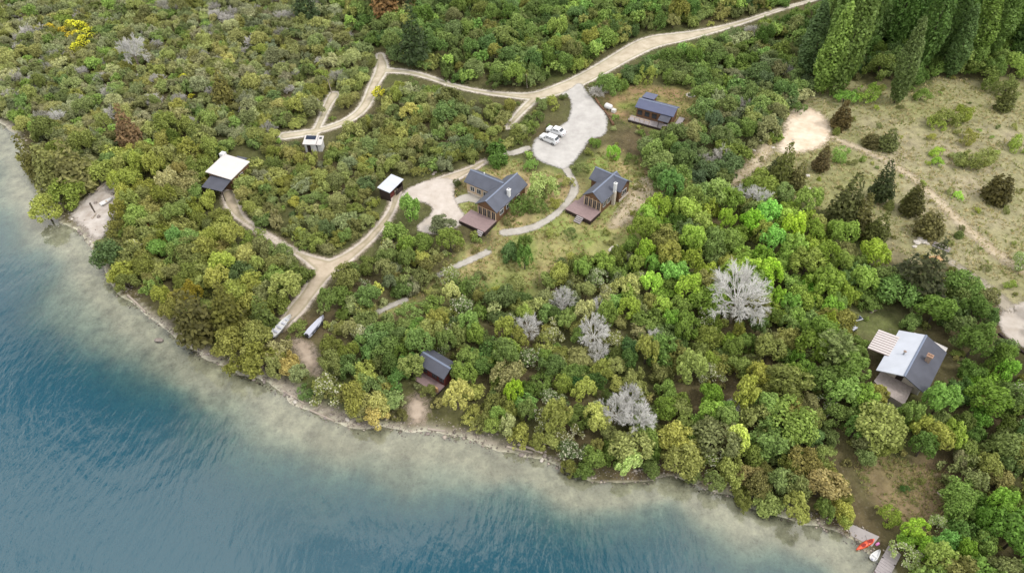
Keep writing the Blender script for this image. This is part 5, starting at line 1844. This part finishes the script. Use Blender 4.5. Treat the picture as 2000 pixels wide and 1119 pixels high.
# ---- the thicket between them
REG = [  # polygon in pixels, spacing m, [(kind, weight)], [colours], radius range m
    ([(-80, -60), (560, -60), (700, 60), (740, 120), (640, 240), (520, 280), (380, 260), (200, 330), (60, 300), (-80, 260)], 2.0,
     [('fine', 3), ('twiggy', 6), ('wispy', 4), ('broad', 1.5), ('dead_fine', 1.6)], [GG, GG, OL, (108, 116, 64), MG, (116, 120, 80), (140, 142, 100), (134, 136, 92)], (1.2, 2.5)),
    ([(560, -80), (1560, -80), (1560, 60), (1480, 130), (1260, 190), (1000, 200), (760, 140), (700, 60)], 2.1,
     [('fine', 2), ('broad', 4), ('twiggy', 5), ('feather', 1.5), ('wispy', .8)], [MG, (86, 112, 54), (104, 120, 60), OL, (112, 132, 64), (80, 104, 48)], (1.8, 3.2)),
    ([(1150, 130), (1500, 60), (1600, 200), (1540, 280), (1440, 350), (1290, 400), (1240, 300), (1360, 230), (1340, 170), (1160, 190)], 2.1,
     [('fine', 2), ('broad', 4), ('twiggy', 5), ('wispy', 1.5), ('dead_fine', .5)], [MG, GG, (100, 124, 66), (110, 128, 64), (96, 112, 66)], (1.6, 3.0)),
    ([(450, 250), (760, 130), (1020, 200), (1060, 240), (960, 320), (780, 350), (760, 430), (660, 500), (560, 480), (460, 400)], 2.0,
     [('fine', 3), ('broad', 3), ('twiggy', 6), ('wispy', 1.5)], [OL, YO, (118, 124, 64), (112, 120, 62), GG, (98, 116, 60), (136, 136, 80)], (1.2, 2.4)),
    ([(-60, 200), (200, 280), (460, 250), (480, 420), (640, 520), (560, 640), (520, 720), (260, 680), (120, 520), (60, 420)], 2.3,
     [('fine', 1.5), ('broad', 4), ('twiggy', 4)], [YO, OL, (120, 126, 52), (104, 116, 48), MG], (1.8, 3.2)),
    ([(560, 620), (640, 520), (760, 460), (900, 480), (1060, 560), (1250, 480), (1260, 640), (1260, 1010), (1040, 960), (820, 900), (600, 850)], 2.3,
     [('fine', 2), ('broad', 3.5), ('twiggy', 5), ('feather', 2.5), ('blossom', 1.0), ('wispy', 1.4)], [MG, (104, 122, 58), OL, (116, 126, 64), (92, 110, 54), YO, GG, (140, 142, 90)], (1.4, 2.8)),
    ([(1230, 420), (1500, 380), (1620, 440), (1740, 560), (1720, 650), (1560, 660), (1260, 650)], 2.4,
     [('feather', 6), ('broad', 4), ('fine', 1.5)], [BG, (122, 144, 58), (112, 134, 60), MG, OL], (1.9, 3.3)),
    ([(1250, 640), (1700, 620), (1740, 800), (1740, 900), (1700, 1060), (1500, 1070), (1260, 1010)], 2.3,
     [('broad', 4), ('fine', 1.5), ('twiggy', 5), ('feather', 3), ('wispy', 1.4), ('blossom', .6)], [MG, (102, 126, 50), OL, (118, 126, 62), (90, 112, 48)], (1.8, 3.3)),
    ([(1720, 560), (2100, 560), (2100, 1180), (1740, 1180), (1700, 1040), (1680, 800)], 2.4,
     [('broad', 5), ('fine', 1), ('twiggy', 4), ('feather', 4), ('blossom', .4)], [MG, (96, 128, 52), (88, 114, 48), (110, 130, 58), OL], (2.0, 3.4)),
    ([(1540, -80), (2100, -80), (2100, 150), (1820, 170), (1560, 160)], 3.2,
     [('broad', 6), ('fine', 3)], [MG, (104, 126, 56), (84, 110, 48)], (2.0, 3.4)),
    (FIELD, 7.5, [('fine', 5), ('round_cypress', 1)], [(112, 128, 56), OL, (128, 142, 60)], (.5, 1.1)),
    (GARDEN, 6.0, [('fine', 5)], [(108, 130, 56), OL, MG, YO], (.6, 1.3)),
]
POLY_PX = CLEARINGS
LINE_PX = [(ROAD, 1.0), (TRACK_A, 1.0), (TRACK_B, 1.0), (TRACK_C, 1.0), (TRACK_D, 1.0), (TRACK_E, 1.0), (TRACK_F, 1.0), (PATH_A, 1.0), (PATH_B, 1.0), (PATH_C, 1.0), (PATH_D, 1.), (PATH_E, 1.)]


def in_poly(x, y, poly):
    r = False
    n = len(poly)
    for i in range(n):
        x0, y0 = poly[i][:2]
        x1, y1 = poly[(i + 1) % n][:2]
        if (y0 > y) != (y1 > y) and x < (x1 - x0) * (y - y0) / (y1 - y0) + x0:
            r = not r
    return r


def pdist(px, py, pts, sc):
    b = 1e9
    for i in range(len(pts) - 1):
        ax, ay, aw = pts[i]
        bx, by, bw_ = pts[i + 1]
        dx, dy = bx - ax, by - ay
        t = min(max(((px - ax) * dx + (py - ay) * dy) / (dx * dx + dy * dy + 1e-9), 0), 1)
        b = min(b, math.hypot(px - ax - t * dx, (py - ay - t * dy) * 1.3) - (aw + (bw_ - aw) * t) * sc)
    return b


def blocked(x, y, z, r, h, soft_=.45):
    """does a crown of radius r and height h at this spot stand on or hide a clearing or track"""
    sc = px_scale(x, y, z)
    for zz, k in ((z, .35), (z + h * .5, soft_), (z + h * .85, soft_ * .5)):
        px, py = proj(x, y, zz)
        for q in POLY_PX:
            if in_poly(px, py, q):
                return True
        for pts, w_ in LINE_PX:
            if pdist(px, py, pts, sc) < k * r * sc:
                return True
    for zz in (z + h * .5,):
        px, py = proj(x, y, zz)
        for q in POLY_PX:
            for i in range(len(q)):
                a, b = q[i], q[(i + 1) % len(q)]
                dx, dy = b[0] - a[0], b[1] - a[1]
                t = min(max(((px - a[0]) * dx + (py - a[1]) * dy) / (dx * dx + dy * dy + 1e-9), 0), 1)
                if math.hypot(px - a[0] - t * dx, py - a[1] - t * dy) < r * sc * soft_:
                    return True
    return False


def wchoice(opts):
    s = R.uniform(0, sum(w_ for _, w_ in opts))
    for k, w_ in opts:
        s -= w_
        if s <= 0:
            return k
    return opts[-1][0]


cells = {}


def reg_cell(x, y, r):
    cells.setdefault((int(x // 5), int(y // 5)), []).append((x, y, r))


def crowded(x, y, r, f):
    cx, cy = int(x // 5), int(y // 5)
    for i in (-2, -1, 0, 1, 2):
        for j in (-2, -1, 0, 1, 2):
            for (a, b, q) in cells.get((cx + i, cy + j), ()):
                if math.hypot(a - x, b - y) < f * (r + q):
                    return True
    return False


for (x, y, r, k) in TREES:
    reg_cell(x, y, r * (.75 if k in ('poplar', 'cypress', 'fir') else .9))
cand = []
for poly, sp, kinds, cols, rr in REG:
    wp = [at(p[0], p[1], 3.0) for p in poly]
    x0, x1 = min(p[0] for p in wp), max(p[0] for p in wp)
    y0, y1 = min(p[1] for p in wp), min(max(p[1] for p in wp), 262)
    yy = y0
    while yy < y1:
        xx = x0
        while xx < x1:
            x, y = xx + R.uniform(-.45, .45) * sp, yy + R.uniform(-.45, .45) * sp
            xx += sp
            if abs(x) > 184 or y > 260 or y < 24:
                continue
            z = gz(x, y)
            px, py = proj(x, y, z)
            if z < (.16 if px > 1060 else .22 if px > 640 else .32 if px > 200 else .3):
                continue
            if not in_poly(px, py, poly):
                continue
            if sp < 5 and any(in_poly(px, py, q) for q in SPARSE):
                continue
            kd = wchoice(kinds)
            cand.append((x, y, z, R.uniform(*rr), kd, R.choice(((150, 146, 136), (138, 136, 122), (160, 156, 148))) if kd == 'dead_fine' else R.choice(cols)))
        yy += sp
R.shuffle(cand)
FILL = []
LIMIT = { 'feather': 200, 'dead_fine': 220, 'blossom': 60, 'round_cypress': 40}
ok = []
for x, y, z, r, k, cl in cand:
    h = r * (1.8 if k in ('broad', 'feather', 'twiggy') else 1.2)
    if crowded(x, y, r, .43) or blocked(x, y, z, r, h):
        continue
    reg_cell(x, y, r)
    ok.append((x, y, z, r, k, cl))
ok.sort(key=lambda t: -t[3] * px_scale(t[0], t[1], t[2]) * (1 if 0 < proj(*t[:3])[0] < 2000 and 0 < proj(*t[:3])[1] < 1119 else .2))
for x, y, z, r, k, cl in ok:
    if NTREE.get(k + tone_class(k, cl), 0) < LIMIT.get(k, 295):
        tree(k, x, y, r, cl, parts=k in ('broad', 'feather', 'twiggy'))
    else:
        FILL.append((x, y, z, r, k, cl))

# everything past the countable ones, and the low growth under the trees, as one mass each
def mass(name, items, kinds_raw, m, label, cat, sub=1.0):
    Vs, Cs = [], []
    for (x, y, z, r, k, cl) in items:
        V, F_ = kinds_raw[k][NR.randint(len(kinds_raw[k]))]
        nq = len(V) // 4
        keep = NR.rand(nq) < sub
        Vq = V.reshape(-1, 4, 3)[keep].reshape(-1, 3)
        a = NR.uniform(0, 6.28)
        cs, sn = math.cos(a), math.sin(a)
        hc = SPEC[k][3] if k in SPEC else .4
        X = np.c_[(Vq[:, 0] * cs - Vq[:, 1] * sn) * r + x, (Vq[:, 0] * sn + Vq[:, 1] * cs) * r + y, Vq[:, 2] * r + z + hc * r]
        Vs.append(X)
        kk = NR.uniform(.86, 1.16)
        lin = np.array(srgb(*[min(v * kk, 255) for v in cl])) * LIFT
        lf = np.repeat(NR.uniform(.6, 1.4, len(Vq) // 4), 4)[:, None]
        Cs.append(np.minimum(lin[None] * lf, 1))
    V, C_ = np.concatenate(Vs), np.concatenate(Cs)
    me = np_mesh(name, V, np.arange(len(V)).reshape(-1, 4), {'col': C_})
    me.materials.append(M[m])
    o = link(bpy.data.objects.new(name, me))
    return tag(o, label, cat, kind='stuff')


SMALL = [proto_broad(s, 7, 44, .16, .6, .6, (.28, .45)) for s in range(190, 194)]
RAW = {'broad': [proto_broad(s, 15, 62, .125) for s in range(200, 204)], 'fine': [proto_broad(s, 16, 56, .12, .75, .72, (.16, .36)) for s in range(205, 209)],
       'feather': [proto_feather(s, 18, 56, .13) for s in range(210, 212)], 'low': SMALL}
RAW['blossom'] = RAW['fine']
FILL = [t[:4] + ({'twiggy': 'fine', 'wispy': 'fine', 'dead_fine': 'fine'}.get(t[4], t[4]),) + t[5:] for t in FILL if t[4] in RAW or t[4] in ('twiggy', 'wispy')]
if FILL:
    mass('thicket', FILL, RAW, 'undergrowth', 'dense far thicket of mixed bushes filling the woods between the tracks', 'thicket')
low = []
for i in range(9000):
    px, py = R.uniform(-80, 2080), R.uniform(-50, 1150)
    x, y, z = gp(px, py) if i % 3 == 0 else (R.uniform(-170, 170), R.uniform(28, 250), 0)
    z = gz(x, y)
    if z < .4:
        continue
    px, py = proj(x, y, z)
    if not (-60 < px < 2060 and -60 < py < 1170):
        continue
    sparse = any(in_poly(px, py, q) for q in SPARSE)
    if sparse and R.random() < .82:
        continue
    r = R.uniform(.5, 1.15) * (.5 if sparse else 1)
    if blocked(x, y, z, r, r * .9, .5):
        continue
    low.append((x, y, z, r, 'low', R.choice((OL, MG, (104, 110, 56), (92, 104, 52), (120, 116, 70), GG))))
    if len(low) > 1700:
        break
mass('undergrowth', low, {'low': SMALL}, 'undergrowth', 'low leafy growth covering the soil beneath the trees', 'undergrowth')
print('LOW', len(low))

# dry grass tufts in the field, garden and clearing
gx, gy, gc, gs = [], [], [], []
for poly, n_, cs_ in ((FIELD, 9000, ((170, 156, 112), (150, 146, 92), (186, 172, 130), (128, 136, 72))), (GARDEN, 3600, ((140, 136, 78), (116, 136, 62), (166, 146, 104))),
                      (DIRT_R, 500, ((140, 130, 84), (120, 126, 70))), (YARD3, 500, ((140, 134, 80), (118, 134, 66)))):
    wp = [gp(*p)[:2] for p in poly]
    x0, x1, y0, y1 = min(p[0] for p in wp), max(p[0] for p in wp), min(p[1] for p in wp), max(p[1] for p in wp)
    X, Y = NR.uniform(x0, x1, n_ * 2), NR.uniform(y0, y1, n_ * 2)
    k = inside(X, Y, wp) & (vnoise(X, Y, 4, 77) + NR.rand(len(X)) * .5 > .6)
    for q in (SAND, PARK, YARD, GRAVEL_R):
        k &= ~inside(X, Y, W(*q))
    for l_ in LINES:
        k &= seg_dist(X, Y, l_[0], l_[1]) > .1
    X, Y = X[k][:n_], Y[k][:n_]
    gx.append(X)
    gy.append(Y)
    gc.append(np.array([srgb(*cs_[i]) for i in NR.randint(0, len(cs_), len(X))]))
X, Y, C_ = np.concatenate(gx), np.concatenate(gy), np.concatenate(gc)
Z = grid_sample(GZ, X, Y)
Vs, Cs = [], []
for b in range(5):
    a = NR.uniform(0, 6.28, len(X))
    h, w_ = NR.uniform(.15, .42, len(X)), NR.uniform(.10, .2, len(X))
    ox, oy = NR.uniform(-.2, .2, len(X)), NR.uniform(-.2, .2, len(X))
    dx, dy = np.cos(a), np.sin(a)
    lean = NR.uniform(.1, .45, len(X))
    base = np.c_[X + ox, Y + oy, Z - .03]
    s_ = np.c_[-dy, dx, 0 * dx] * w_[:, None] / 2
    tip = base + np.c_[dx * lean, dy * lean, h]
    Vs.append(np.stack([base - s_, base + s_, tip + s_ * .2, tip - s_ * .2], 1).reshape(-1, 3))
    Cs.append(np.repeat(C_ * NR.uniform(.75, 1.25, len(X))[:, None], 4, axis=0))
V, C_ = np.concatenate(Vs), np.concatenate(Cs)
me = np_mesh('grass_tufts', V, np.arange(len(V)).reshape(-1, 4), {'col': C_})
me.materials.append(M['grass'])
tag(link(bpy.data.objects.new('grass_tufts', me)), 'dry grass tufts scattered over the field and the lawns', 'grass', kind='stuff')
